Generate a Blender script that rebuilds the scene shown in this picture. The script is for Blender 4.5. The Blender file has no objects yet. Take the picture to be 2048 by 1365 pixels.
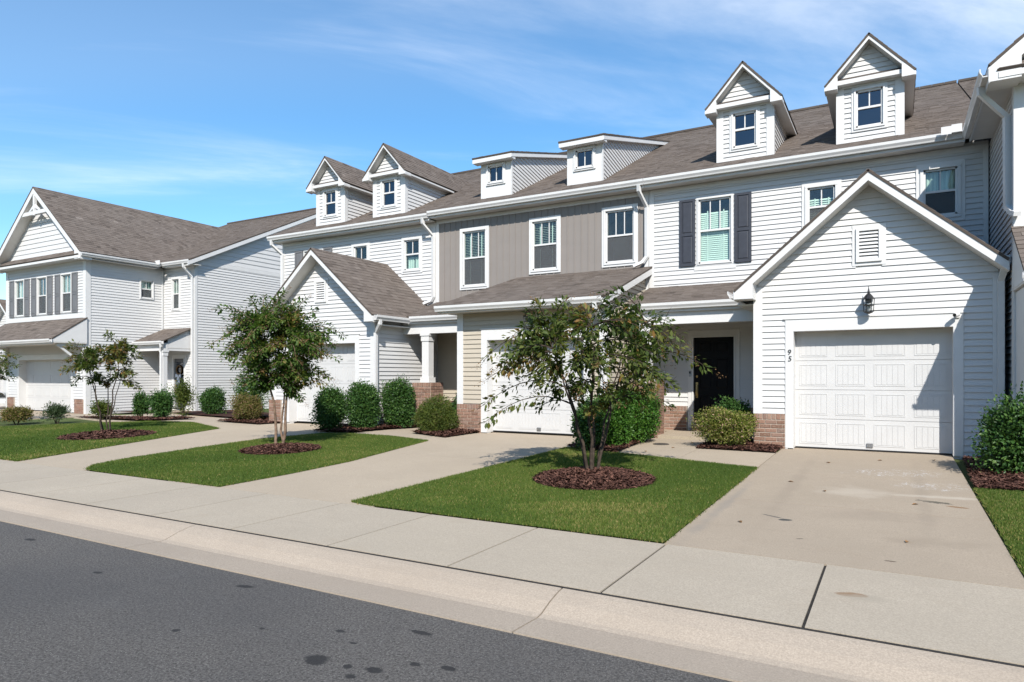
import bpy, math, random
import numpy as np
from mathutils import Vector
random.seed(11)
RNG = np.random.default_rng(5)
S = bpy.context.scene
COL = S.collection

# ---------------------------------------------------------------- camera
CAM_A = math.radians(29.7)
cd = bpy.data.cameras.new('camera'); cam = bpy.data.objects.new('camera', cd); COL.objects.link(cam)
cam.location = (0, 0, 1.32); cam.rotation_euler = (math.pi / 2, 0, CAM_A)
cd.sensor_width = 36; cd.lens = 1341 / 2048 * 36; cd.shift_y = (752 - 682.5) / 2048
cd.clip_start = .05; cd.clip_end = 3000
S.camera = cam
# ---------------------------------------------------------------- light
SUN = Vector((.64, -1.0, .97)).normalized()          # towards the sun
ELEV = math.asin(SUN.z); AZ = math.atan2(SUN.x, SUN.y)
w = bpy.data.worlds.new('World'); S.world = w; w.use_nodes = True
nt = w.node_tree; nt.nodes.clear()
def wn(t, **k):
    n = nt.nodes.new(t)
    for a, b in k.items(): setattr(n, a, b)
    return n
sky = wn('ShaderNodeTexSky', sky_type='NISHITA', sun_disc=False, sun_elevation=ELEV, sun_rotation=AZ,
         altitude=0, air_density=1.0, dust_density=.3, ozone_density=2.2)
tc = wn('ShaderNodeTexCoord'); sep = wn('ShaderNodeSeparateXYZ'); nt.links.new(tc.outputs['Generated'], sep.inputs[0])
def wmath(op, a, b=None):
    n = wn('ShaderNodeMath', operation=op)
    for i, v in enumerate((a, b)):
        if v is None: continue
        if isinstance(v, (int, float)): n.inputs[i].default_value = v
        else: nt.links.new(v, n.inputs[i])
    return n.outputs[0]
zz = wmath('ADD', wmath('MAXIMUM', sep.outputs[2], 0.0), .12)
cx = wmath('DIVIDE', sep.outputs[0], zz); cy = wmath('DIVIDE', sep.outputs[1], zz)
comb = wn('ShaderNodeCombineXYZ'); nt.links.new(cx, comb.inputs[0]); nt.links.new(cy, comb.inputs[1])
mp = wn('ShaderNodeMapping', vector_type='TEXTURE'); nt.links.new(comb.outputs[0], mp.inputs[0])
mp.inputs['Rotation'].default_value = (0, 0, math.radians(36)); mp.inputs['Scale'].default_value = (2.6, .85, 1); mp.inputs['Location'].default_value = (7.7, -3.1, 0)
n1 = wn('ShaderNodeTexNoise'); n1.inputs['Scale'].default_value = 1.25; n1.inputs['Detail'].default_value = 10; n1.inputs['Roughness'].default_value = .6; n1.inputs['Distortion'].default_value = .5
nt.links.new(mp.outputs[0], n1.inputs['Vector'])
n2 = wn('ShaderNodeTexNoise'); n2.inputs['Scale'].default_value = .55; n2.inputs['Detail'].default_value = 2
nt.links.new(mp.outputs[0], n2.inputs['Vector'])
def wramp(v, a, b):
    n = wn('ShaderNodeMapRange', interpolation_type='SMOOTHSTEP'); nt.links.new(v, n.inputs[0])
    n.inputs[1].default_value = a; n.inputs[2].default_value = b; return n.outputs[0]
cl = wmath('MULTIPLY', wramp(n1.outputs[0], .44, .78), wramp(n2.outputs[0], .36, .58))
cl = wmath('MINIMUM', wmath('ADD', wmath('MULTIPLY', cl, .6), wmath('MULTIPLY', wramp(n2.outputs[0], .3, .65), .12)), 1.)
cl = wmath('MULTIPLY', cl, wramp(sep.outputs[2], 0., .03))
mix = wn('ShaderNodeMix', data_type='RGBA')
nt.links.new(cl, mix.inputs[0]); nt.links.new(sky.outputs[0], mix.inputs[6]); mix.inputs[7].default_value = (7.2, 7.4, 7.7, 1)
hsv = wn('ShaderNodeHueSaturation'); hsv.inputs['Saturation'].default_value = 1.36; hsv.inputs['Hue'].default_value = .495
nt.links.new(sky.outputs[0], hsv.inputs['Color']); nt.links.new(hsv.outputs[0], mix.inputs[6])
bg = wn('ShaderNodeBackground'); bg.inputs[1].default_value = .145
out = wn('ShaderNodeOutputWorld'); nt.links.new(mix.outputs[2], bg.inputs[0]); nt.links.new(bg.outputs[0], out.inputs[0])
ld = bpy.data.lights.new('sun', 'SUN'); ld.energy = 5.0; ld.angle = math.radians(.53); ld.color = (1, .955, .89)
sun = bpy.data.objects.new('sun', ld); COL.objects.link(sun); sun.location = (20, -40, 50)
sun.rotation_euler = (-SUN).to_track_quat('-Z', 'Y').to_euler()
S.view_settings.view_transform = 'Standard'; S.view_settings.look = 'None'; S.view_settings.gamma = 1
S.view_settings.exposure = .46; S.view_settings.use_curve_mapping = False
S.render.engine = 'CYCLES'
S.cycles.use_denoising = True; S.cycles.max_bounces = 8; S.cycles.transparent_max_bounces = 12
S.cycles.diffuse_bounces = 4; S.cycles.caustics_reflective = False; S.cycles.caustics_refractive = False
try: S.cycles.denoiser = 'OPENIMAGEDENOISE'
except Exception: pass

# ---------------------------------------------------------------- materials
class NT:
    def __init__(s, name):
        s.m = bpy.data.materials.new(name); s.m.use_nodes = True; s.t = s.m.node_tree; s.t.nodes.clear()
        s.out = s.n('ShaderNodeOutputMaterial'); s.p = s.n('ShaderNodeBsdfPrincipled'); s.l(s.p.outputs[0], s.out.inputs[0])
        s.g = s.n('ShaderNodeNewGeometry')
    def n(s, t, **k):
        x = s.t.nodes.new(t)
        for a, b in k.items(): setattr(x, a, b)
        return x
    def l(s, a, b): s.t.links.new(a, b)
    def put(s, sock, v):
        if v is None: return
        if hasattr(v, 'links'): s.l(v, sock)
        else: sock.default_value = v
    def math(s, op, a, b=None, c=None):
        x = s.n('ShaderNodeMath', operation=op)
        for i, v in enumerate((a, b, c)): s.put(x.inputs[i], v)
        return x.outputs[0]
    def noise(s, scale, detail=4, rough=.55, dist=0, vec=None, sc3=None):
        x = s.n('ShaderNodeTexNoise'); x.inputs['Scale'].default_value = scale; x.inputs['Detail'].default_value = detail
        x.inputs['Roughness'].default_value = rough; x.inputs['Distortion'].default_value = dist
        v = vec or s.g.outputs['Position']
        if sc3:
            m = s.n('ShaderNodeMapping'); m.inputs['Scale'].default_value = sc3; s.l(v, m.inputs[0]); v = m.outputs[0]
        s.l(v, x.inputs['Vector']); return x.outputs[0]
    def ramp(s, v, a, b, lo=0., hi=1.):
        x = s.n('ShaderNodeMapRange', interpolation_type='SMOOTHSTEP'); s.put(x.inputs[0], v)
        for i, q in enumerate((a, b, lo, hi)): x.inputs[i + 1].default_value = q
        return x.outputs[0]
    def mix(s, f, a, b, mode='MIX'):
        x = s.n('ShaderNodeMix', data_type='RGBA', blend_type=mode); s.put(x.inputs[0], f)
        for i, v in ((6, a), (7, b)):
            if isinstance(v, tuple): v = (*v, 1) if len(v) == 3 else v
            s.put(x.inputs[i], v)
        return x.outputs[2]
    def bump(s, h, strength=.3, dist=.01):
        x = s.n('ShaderNodeBump'); x.inputs['Strength'].default_value = strength; x.inputs['Distance'].default_value = dist
        s.l(h, x.inputs['Height']); s.l(x.outputs[0], s.p.inputs['Normal'])
    def col(s, c):
        if isinstance(c, tuple): c = (*c, 1) if len(c) == 3 else c
        s.put(s.p.inputs['Base Color'], c)
    def fin(s, rough=.6, spec=.4, metal=0):
        s.p.inputs['Roughness'].default_value = rough; s.p.inputs['Specular IOR Level'].default_value = spec; s.p.inputs['Metallic'].default_value = metal
        return s.m
def tone(c, k): return tuple(x * k for x in c)
def simple(name, c, rough=.6, spec=.4, var=.06, vs=3., bump=0., bs=60., metal=0, rnd=0.):
    m = NT(name); col = c
    if var:
        col = m.mix(m.ramp(m.noise(vs, 5), .3, .7), tone(c, 1 - var), tone(c, 1 + var))
    if rnd:
        oi = m.n('ShaderNodeObjectInfo'); col = m.mix(oi.outputs['Random'], col, m.mix(1., col, (1 - rnd,) * 3, 'MULTIPLY'))
    m.col(col)
    if bump: m.bump(m.noise(bs, 3), bump, .004)
    return m.fin(rough, spec, metal)
def siding_mat(name, c):
    m = NT(name)
    a = m.ramp(m.noise(2.2, 5, sc3=(.5, .5, 1.6)), .3, .7)
    col = m.mix(a, tone(c, .965), tone(c, 1.015))
    streak = m.ramp(m.noise(6, 4, sc3=(1, 1, .12)), .55, .8)
    col = m.mix(m.math('MULTIPLY', streak, .25), col, tone(c, .86))
    oi = m.n('ShaderNodeObjectInfo'); col = m.mix(m.math('MULTIPLY', oi.outputs['Random'], .35), col, tone(c, .95))
    m.col(col); m.bump(m.noise(9, 4, sc3=(.35, .35, 9)), .12, .004)
    return m.fin(.48, .35)
M = {}
M['white'] = siding_mat('white vinyl', (.555, .55, .54))
M['cream'] = siding_mat('beige vinyl', (.42, .37, .295))
M['grey'] = siding_mat('taupe vinyl', (.225, .20, .18))
M['trim'] = simple('white trim', (.585, .58, .568), .42, .4, .025, 4)
M['soffit'] = simple('white soffit', (.56, .542, .51), .5, .3, .03, 4)
M['wallcore'] = simple('sheathing', (.55, .54, .52), .8, .2, .05)
M['gutter'] = simple('gutter enamel', (.585, .578, .565), .32, .5, .03, 3)
M['door_white'] = simple('door enamel', (.51, .506, .497), .45, .4, .02, 3, .05, 40)
M['shutter_dark'] = simple('charcoal shutter', (.036, .039, .05), .5, .4, .08, 8)
M['shutter_grey'] = simple('grey shutter', (.13, .13, .135), .5, .4, .06, 8)
M['black'] = simple('black metal', (.012, .012, .013), .4, .5, .1, 9)
M['blackdoor'] = simple('black door enamel', (.006, .006, .0065), .5, .12, .08, 6)
M['brass'] = simple('brass', (.55, .42, .2), .3, .5, .05, 9, metal=1)
M['room'] = simple('dark room', (.022, .024, .027), .9, .1, .2, 2)
M['blind'] = simple('blind slat', (.74, .76, .72), .5, .3, .03)
M['drape'] = simple('pale drape', (.55, .58, .55), .8, .2, .08, 5)
M['bark'] = simple('bark', (.05, .037, .028), .85, .2, .35, 14, .5, 40)
M['bark_pale'] = simple('pale bark', (.17, .115, .08), .85, .2, .35, 14, .5, 40)
M['seed'] = simple('dry seed heads', (.15, .09, .045), .9, .1, .4, 30)
M['iron'] = simple('cast iron', (.06, .052, .045), .7, .3, .2, 20, .3, 60)
M['mortar'] = simple('mortar', (.42, .36, .30), .95, .1, .12, 25, .4, 80)
M['tar'] = simple('joint filler', (.03, .028, .026), .9, .2, .3, 20)
def brick_mat():
    m = NT('brick'); oi = m.n('ShaderNodeObjectInfo'); r = oi.outputs['Random']
    x = m.n('ShaderNodeValToRGB'); m.l(r, x.inputs[0]); e = x.color_ramp
    e.elements[0].color = (.15, .085, .06, 1); e.elements[1].color = (.30, .19, .14, 1)
    q = e.elements.new(.3); q.color = (.21, .118, .084, 1)
    q = e.elements.new(.62); q.color = (.25, .14, .10, 1); q = e.elements.new(.85); q.color = (.17, .12, .10, 1)
    col = m.mix(m.ramp(m.noise(38, 5), .35, .75), x.outputs[0], m.mix(.5, x.outputs[0], (.36, .26, .2)))
    m.col(col); m.bump(m.noise(90, 4), .5, .004); return m.fin(.9, .15)
M['brick'] = brick_mat()
def shingle_mat():
    m = NT('shingle'); a = m.n('ShaderNodeAttribute', attribute_name='rnd')
    x = m.n('ShaderNodeValToRGB'); m.l(a.outputs['Fac'], x.inputs[0]); e = x.color_ramp
    e.elements[0].color = (.082, .067, .057, 1); e.elements[1].color = (.225, .19, .165, 1)
    q = e.elements.new(.45); q.color = (.145, .119, .101, 1); q = e.elements.new(.8); q.color = (.176, .147, .126, 1)
    g = m.ramp(m.noise(160, 3, .7), .35, .7)
    col = m.mix(m.math('MULTIPLY', g, .5), x.outputs[0], m.mix(1., x.outputs[0], (.55, .54, .53), 'MULTIPLY'))
    col = m.mix(m.math('MULTIPLY', m.ramp(m.noise(.7, 3), .4, .7), .25), col, (.16, .138, .122))
    m.col(col); m.bump(m.noise(220, 2), .5, .004); return m.fin(.93, .15)
M['shingle'] = shingle_mat()
def ell(m, cx, cy, rx, ry, rot=0, wob=.5, ws=6., soft=.25):
    v = m.n('ShaderNodeMapping', vector_type='TEXTURE'); m.l(m.g.outputs['Position'], v.inputs[0])
    v.inputs['Location'].default_value = (cx, cy, 0); v.inputs['Rotation'].default_value = (0, 0, rot); v.inputs['Scale'].default_value = (rx, ry, 1e6)
    ln = m.n('ShaderNodeVectorMath', operation='LENGTH'); m.l(v.outputs[0], ln.inputs[0])
    d = m.math('ADD', ln.outputs['Value'], m.math('MULTIPLY', m.math('SUBTRACT', m.noise(ws, 3), .5), wob * 2))
    return m.ramp(d, 1.0, 1.0 - soft)
def concrete(name, c, c2, marks=()):
    m = NT(name)
    a = m.ramp(m.noise(.9, 5, .6), .3, .72)
    col = m.mix(a, tone(c, .93), tone(c, 1.05))
    col = m.mix(m.math('MULTIPLY', m.ramp(m.noise(2.6, 6, .65, .4), .52, .78), .75), col, c2)
    col = m.mix(m.math('MULTIPLY', m.ramp(m.noise(1.5, 5, .6, 1.2, sc3=(.5, 1.6, 1)), .58, .8), .5), col, tone(c, .74))
    col = m.mix(m.math('MULTIPLY', m.ramp(m.noise(.42, 6, .7, .8), .5, .72), .45), col, tone(c, 1.16))
    col = m.mix(m.math('MULTIPLY', m.ramp(m.noise(7, 5, .7, .5, sc3=(.25, 1, 1)), .55, .8), .35), col, tone(c, .78))
    sp = m.noise(85, 4, .8)
    col = m.mix(m.ramp(sp, .34, .68), tone(c, .72), col)
    col = m.mix(m.ramp(m.noise(55, 2), .68, .76, 0, .55), col, tone(c, .55))
    for (args, cc, f) in marks:
        col = m.mix(m.math('MULTIPLY', ell(m, *args), f), col, cc)
    oi = m.n('ShaderNodeObjectInfo'); col = m.mix(m.math('MULTIPLY', oi.outputs['Random'], .5), col, m.mix(1., col, (.93, .93, .94), 'MULTIPLY'))
    return m, col, sp
def fin_conc(t):
    m, col, sp = t; m.col(col); m.bump(sp, .25, .003); return m.fin(.88, .2)
M['walk'] = fin_conc(concrete('sidewalk concrete', (.435, .372, .288), (.385, .318, .235), (((-.26, 5.14, .13, .05, .2, .5, 9), (.2, .11, .05), .8), ((-.2, 5.1, .25, .12, 0, .8, 5, .8), (.3, .26, .2), .6))))
M['curb'] = fin_conc(concrete('curb concrete', (.415, .345, .27), (.365, .295, .222)))
M['gutterpan'] = fin_conc(concrete('gutter pan concrete', (.385, .32, .25), (.335, .272, .205)))
M['drive'] = fin_conc(concrete('driveway concrete', (.435, .36, .27), (.385, .31, .222)))
t = concrete('chalked driveway concrete', (.385, .315, .235), (.33, .262, .19),
    (((-.97, 7.31, .07, .05, .3, .4, 14), (.04, .045, .045), .9), ((-1.1, 7.42, .14, .022, -.5, .6, 14), (.05, .05, .05), .8),
     ((.60, 8.76, .12, .04, -.3, .5, 12), (.2, .11, .05), .85), ((.40, 8.95, .2, .06, -.3, 1.1, 22, .1), (.07, .065, .05), .8),
     ((-.03, 6.2, .05, .013, 0, .2, 9), (.05, .03, .02), .9), ((-.75, 6.6, .04, .012, .6, .2, 9), (.06, .045, .03), .9),
     ((.3, 7.0, .5, .25, .2, .9, 4, .8), (.26, .21, .155), .55), ((-1.66, 8.0, .1, 2.2, 0, .8, 3, .8), (.24, .21, .175), .6), ((-1.15, 9.5, .13, 3.6, 0, .7, 2.2, .9), (.25, .205, .155), .4), ((.28, 9.5, .13, 3.6, 0, .7, 2.2, .9), (.25, .205, .155), .4), ((-.4, 9.2, .5, .5, 0, .8, 3, .9), (.48, .42, .34), .4), ((.45, 9.3, .7, .12, .1, .6, 4, .9), (.5, .44, .36), .5), ((-.3, 7.9, .9, .35, .4, .9, 3, .9), (.27, .22, .165), .4)))
m, col, sp = t
zone = m.math('ADD', ell(m, -.05, 11.0, .75, .42, .3, .8, 4, .4), ell(m, .5, 10.05, .55, .34, .3, .8, 4, .4))
line = m.math('SUBTRACT', 1., m.ramp(m.math('ABSOLUTE', m.math('SUBTRACT', m.noise(5.5, 2, .5, 1.5), .5)), .005, .022))
col = m.mix(m.math('MULTIPLY', m.math('MULTIPLY', zone, line), m.ramp(m.noise(14, 3), .35, .6, 0, .8)), col, (.58, .57, .57))
M['drive95'] = fin_conc((m, col, sp))
def asphalt():
    m = NT('asphalt'); sp = m.noise(62, 5, .85)
    col = m.mix(m.ramp(sp, .34, .66), (.04, .037, .034), (.162, .15, .137))
    col = m.mix(m.ramp(m.noise(110, 2), .64, .72), col, (.34, .33, .31))
    col = m.mix(m.math('MULTIPLY', m.ramp(m.noise(.55, 5), .35, .7), .4), col, (.055, .055, .058))
    col = m.mix(m.math('MULTIPLY', m.ramp(m.noise(1.7, 4, .6, .6), .6, .8), .3), col, (.125, .12, .115))
    for a in [(-2.81, 2.72, .10, .075), (-2.60, 2.74, .035, .03), (-2.45, 2.78, .06, .04), (-4.26, 3.40, .09, .035, .3), (-2.11, 3.0, .06, .035), (-2.5, 2.66, .04, .03),
              (-3.46, 2.89, .03, .02), (-2.55, 3.33, .09, .03), (-7.3, 3.34, .09, .04), (-2.3, 2.95, .04, .03), (-3.0, 3.1, .04, .025), (-2.35, 2.62, .04, .03), (-2.8, 3.0, .035, .02), (-5.6, 3.05, .06, .03), (-3.9, 2.6, .04, .03), (-1.6, 2.75, .07, .04), (-1.9, 2.5, .05, .04)]:
        a = list(a) + [0] * (5 - len(a)); col = m.mix(m.math('MULTIPLY', ell(m, *a, .45, 16, .4), .85), col, (.022, .022, .023))
    m.col(col); m.bump(sp, 1., .008); return m.fin(.92, .2)
M['asphalt'] = asphalt()
def leafmat(name, stops, trans=.35, rough=.42):
    m = NT(name); a = m.n('ShaderNodeAttribute', attribute_name='rnd')
    x = m.n('ShaderNodeValToRGB'); m.l(a.outputs['Fac'], x.inputs[0]); e = x.color_ramp
    e.elements[0].position = stops[0][0]; e.elements[0].color = (*stops[0][1], 1); e.elements[1].position = stops[-1][0]; e.elements[1].color = (*stops[-1][1], 1)
    for p, c in stops[1:-1]: q = e.elements.new(p); q.color = (*c, 1)
    m.col(x.outputs[0]); m.fin(rough + .12, .22)
    tr = m.n('ShaderNodeBsdfTranslucent'); m.l(m.mix(1., x.outputs[0], (1.3, 1.5, .7), 'MULTIPLY'), tr.inputs[0])
    mx = m.n('ShaderNodeMixShader'); mx.inputs[0].default_value = trans
    m.l(m.p.outputs[0], mx.inputs[1]); m.l(tr.outputs[0], mx.inputs[2]); m.l(mx.outputs[0], m.out.inputs[0])
    return m.m
M['leaf_myrtle'] = leafmat('myrtle leaves', [(0, (.034, .07, .014)), (.5, (.07, .125, .024)), (.8, (.115, .15, .03)), (1, (.18, .115, .035))])
M['leaf_dark'] = leafmat('dark myrtle leaves', [(0, (.038, .062, .016)), (.5, (.08, .11, .026)), (.8, (.135, .14, .035)), (1, (.2, .115, .035))])
M['leaf_holly'] = leafmat('holly leaves', [(0, (.022, .055, .015)), (.6, (.045, .105, .024)), (1, (.10, .17, .035))], .2, .3)
M['leaf_bright'] = leafmat('bright holly leaves', [(0, (.026, .07, .012)), (.6, (.055, .14, .02)), (1, (.11, .20, .03))], .25, .28)
M['leaf_abelia'] = leafmat('abelia leaves', [(0, (.06, .10, .018)), (.4, (.13, .165, .028)), (.7, (.23, .22, .06)), (.85, (.34, .24, .15)), (1, (.45, .30, .22))])
M['leaf_box'] = leafmat('round shrub leaves', [(0, (.04, .065, .014)), (.6, (.085, .115, .022)), (1, (.15, .16, .03))])
M['leaf_rust'] = leafmat('rusty abelia leaves', [(0, (.06, .075, .02)), (.4, (.12, .125, .025)), (.75, (.2, .13, .06)), (1, (.3, .18, .13))])
M['leaf_blue'] = leafmat('blue green juniper', [(0, (.03, .055, .025)), (1, (.09, .125, .06))])
M['grass'] = leafmat('grass blades', [(0, (.042, .082, .014)), (.5, (.082, .128, .021)), (.85, (.135, .17, .034)), (1, (.32, .25, .10))], .3, .5)
M['lawnsoil'] = simple('thatch', (.055, .085, .018), .95, .1, .35, 5, .5, 50)
M['soil'] = simple('ground soil', (.07, .09, .03), .95, .1, .3, .8, .4, 20)
def mulchmat():
    m = NT('mulch'); a = m.n('ShaderNodeAttribute', attribute_name='rnd')
    x = m.n('ShaderNodeValToRGB'); m.l(a.outputs['Fac'], x.inputs[0]); e = x.color_ramp
    e.elements[0].color = (.035, .016, .012, 1); e.elements[1].color = (.17, .085, .06, 1); q = e.elements.new(.6); q.color = (.085, .04, .03, 1)
    m.col(x.outputs[0]); return m.fin(.9, .15)
M['mulch'] = mulchmat()
M['mulchbed'] = simple('mulch bed', (.05, .024, .018), .95, .1, .4, 22, .7, 60)
def glassmat(name, tint, base):
    m = NT(name); m.t.nodes.remove(m.p)
    tr = m.n('ShaderNodeBsdfTransparent'); tr.inputs[0].default_value = (*tint, 1)
    gl = m.n('ShaderNodeBsdfGlossy'); gl.inputs['Roughness'].default_value = .015; gl.inputs[0].default_value = (.9, .95, 1, 1)
    b = m.n('ShaderNodeBump'); b.inputs['Strength'].default_value = .04; b.inputs['Distance'].default_value = .02; m.l(m.noise(3., 2), b.inputs['Height']); m.l(b.outputs[0], gl.inputs['Normal'])
    fr = m.n('ShaderNodeLayerWeight'); fr.inputs[0].default_value = .5; fz = m.math('POWER', fr.outputs['Facing'], 3.)
    mx = m.n('ShaderNodeMixShader'); m.l(m.math('ADD', m.math('MULTIPLY', fz, .7), base), mx.inputs[0])
    m.l(tr.outputs[0], mx.inputs[1]); m.l(gl.outputs[0], mx.inputs[2]); m.l(mx.outputs[0], m.out.inputs[0]); return m.m
M['glass'] = glassmat('window glass', (.88, .95, .92), .045)
M['glass_dark'] = glassmat('dark coated glass', (.25, .33, .45), .09)
M['glass_lamp'] = glassmat('lamp glass', (.85, .87, .87), .02)
def screenmat():
    m = NT('insect screen'); m.col((.10, .105, .11)); m.fin(.8, .2)
    tr = m.n('ShaderNodeBsdfTransparent'); mx = m.n('ShaderNodeMixShader'); mx.inputs[0].default_value = .5
    m.l(tr.outputs[0], mx.inputs[1]); m.l(m.p.outputs[0], mx.inputs[2]); m.l(mx.outputs[0], m.out.inputs[0]); return m.m
M['screen'] = screenmat()
M['carpaint'] = simple('white car paint', (.78, .79, .80), .18, .6, .01)
M['rubber'] = simple('tyre rubber', (.02, .02, .02), .8, .3, .1, 20)
M['alloy'] = simple('alloy', (.5, .5, .52), .3, .5, .03, metal=1)
M['redlens'] = simple('red lens', (.35, .02, .02), .2, .5, 0)
M['ribbon'] = simple('pale ribbon', (.68, .72, .80), .6, .3, .05)
M['steel'] = simple('galvanised', (.4, .4, .41), .4, .5, .1, 9, metal=1)
M['litter'] = simple('dry leaf', (.22, .12, .05), .8, .2, .3, 30)

# ---------------------------------------------------------------- builders
ORG = {}
def link(name, me, mat, parent):
    o = bpy.data.objects.new(name, me); COL.objects.link(o)
    if mat is not None and me is not None and not me.materials: me.materials.append(mat)
    if parent is not None: o.parent = parent; ORG[o] = ORG[parent]
    else: ORG[o] = Vector((0, 0, 0))
    return o
def thing(name, label, cat, loc, group=None):
    o = bpy.data.objects.new(name, None); COL.objects.link(o); o.location = loc; o.empty_display_size = .2
    o['label'] = label; o['category'] = cat
    if group: o['group'] = group
    ORG[o] = Vector(loc); return o
def tag(o, label=None, cat=None, group=None, kind=None):
    for k, v in (('label', label), ('category', cat), ('group', group), ('kind', kind)):
        if v: o[k] = v
    return o
class Fr:                       # a wall's own axes: u along it, v up, n outward
    def __init__(s, O, U, N, V=(0, 0, 1)): s.O = Vector(O); s.U = Vector(U); s.N = Vector(N); s.V = Vector(V)
    def __call__(s, u, v, n=0.): return s.O + s.U * u + s.V * v + s.N * n
class MB:
    def __init__(s): s.v = []; s.f = []; s.r = []
    def box(s, x0, x1, y0, y1, z0, z1):
        s.hexa([Vector((x, y, z)) for z in (z0, z1) for (x, y) in ((x0, y0), (x1, y0), (x1, y1), (x0, y1))]); return s
    def hexa(s, p):
        b = len(s.v); s.v += [Vector(q) for q in p]
        s.f += [[b + i for i in q] for q in ((3, 2, 1, 0), (4, 5, 6, 7), (0, 1, 5, 4), (1, 2, 6, 5), (2, 3, 7, 6), (3, 0, 4, 7))]; return s
    def fbox(s, F, u0, u1, v0, v1, n0, n1):
        s.hexa([F(u, v, n) for v in (v0, v1) for (u, n) in ((u0, n1), (u1, n1), (u1, n0), (u0, n0))]); return s
    def prism(s, poly, vec):
        b = len(s.v); n = len(poly); vec = Vector(vec); s.v += [Vector(p) for p in poly] + [Vector(p) + vec for p in poly]
        s.f += [list(range(b, b + n)), list(range(b + 2 * n - 1, b + n - 1, -1))] + [[b + (i + 1) % n, b + i, b + n + i, b + n + (i + 1) % n] for i in range(n)]; return s
    def tube(s, pts, rad, n=6):
        pts = [Vector(p) for p in pts]; b = len(s.v)
        if not hasattr(rad, '__len__'): rad = [rad] * len(pts)
        for i, p in enumerate(pts):
            d = (pts[min(i + 1, len(pts) - 1)] - pts[max(i - 1, 0)]).normalized()
            a = d.orthogonal().normalized() if i == 0 else (a - d * a.dot(d)).normalized()
            c = d.cross(a)
            s.v += [p + (a * math.cos(t) + c * math.sin(t)) * rad[i] for t in [2 * math.pi * k / n for k in range(n)]]
        for i in range(len(pts) - 1):
            s.f += [[b + i * n + k, b + i * n + (k + 1) % n, b + (i + 1) * n + (k + 1) % n, b + (i + 1) * n + k] for k in range(n)]
        s.f += [[b + n - 1 - k for k in range(n)], [b + (len(pts) - 1) * n + k for k in range(n)]]; return s
    def sweep(s, pts, w, d, side):                  # rectangular downspout
        pts = [Vector(p) for p in pts]; b = len(s.v); side = Vector(side).normalized()
        for i, p in enumerate(pts):
            a = (pts[i] - pts[i - 1]).normalized() if i else None; c = (pts[i + 1] - pts[i]).normalized() if i < len(pts) - 1 else None
            t = ((a or c) + (c or a)).normalized(); o = t.cross(side).normalized()
            k = 1 / max(.5, t.dot(a or c))
            s.v += [p + side * (w / 2) * q + o * (d / 2) * r * k for q, r in ((-1, -1), (1, -1), (1, 1), (-1, 1))]
        for i in range(len(pts) - 1):
            s.f += [[b + i * 4 + k, b + i * 4 + (k + 1) % 4, b + i * 4 + 4 + (k + 1) % 4, b + i * 4 + 4 + k] for k in range(4)]
        e = b + (len(pts) - 1) * 4; s.f += [[b + 3, b + 2, b + 1, b], [e, e + 1, e + 2, e + 3]]; return s
    def lathe(s, c, prof, n=16, axis=(0, 0, 1)):
        ax = Vector(axis).normalized(); a = ax.orthogonal().normalized(); e = ax.cross(a); b = len(s.v); c = Vector(c)
        for r, h in prof: s.v += [c + ax * h + (a * math.cos(2 * math.pi * k / n) + e * math.sin(2 * math.pi * k / n)) * r for k in range(n)]
        for i in range(len(prof) - 1):
            s.f += [[b + i * n + k, b + i * n + (k + 1) % n, b + (i + 1) * n + (k + 1) % n, b + (i + 1) * n + k] for k in range(n)]
        s.f += [[b + n - 1 - k for k in range(n)], [b + (len(prof) - 1) * n + k for k in range(n)]]; return s
    def build(s, name, mat, parent=None, smooth=False):
        o = ORG[parent] if parent is not None else Vector((0, 0, 0))
        me = bpy.data.meshes.new(name); me.from_pydata([v - o for v in s.v], [], s.f)
        if s.r:
            at = me.attributes.new('rnd', 'FLOAT', 'FACE'); at.data.foreach_set('value', np.array(s.r, dtype=np.float32))
        if smooth: me.polygons.foreach_set('use_smooth', [True] * len(me.polygons))
        me.update(); return link(name, me, M[mat] if isinstance(mat, str) else mat, parent)
def npmesh(name, V, T, rnd, mat, parent=None):
    o = ORG[parent] if parent is not None else Vector((0, 0, 0))
    V = np.asarray(V, dtype=np.float32) - np.array(o, dtype=np.float32); T = np.asarray(T, dtype=np.int32); k = T.shape[1]
    me = bpy.data.meshes.new(name); me.vertices.add(len(V)); me.vertices.foreach_set('co', V.ravel())
    me.loops.add(T.size); me.loops.foreach_set('vertex_index', T.ravel())
    me.polygons.add(len(T)); me.polygons.foreach_set('loop_start', np.arange(0, T.size, k, dtype=np.int32))
    if rnd is not None:
        at = me.attributes.new('rnd', 'FLOAT', 'FACE'); at.data.foreach_set('value', np.asarray(rnd, dtype=np.float32))
    me.update(calc_edges=True); return link(name, me, M[mat], parent)

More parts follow.
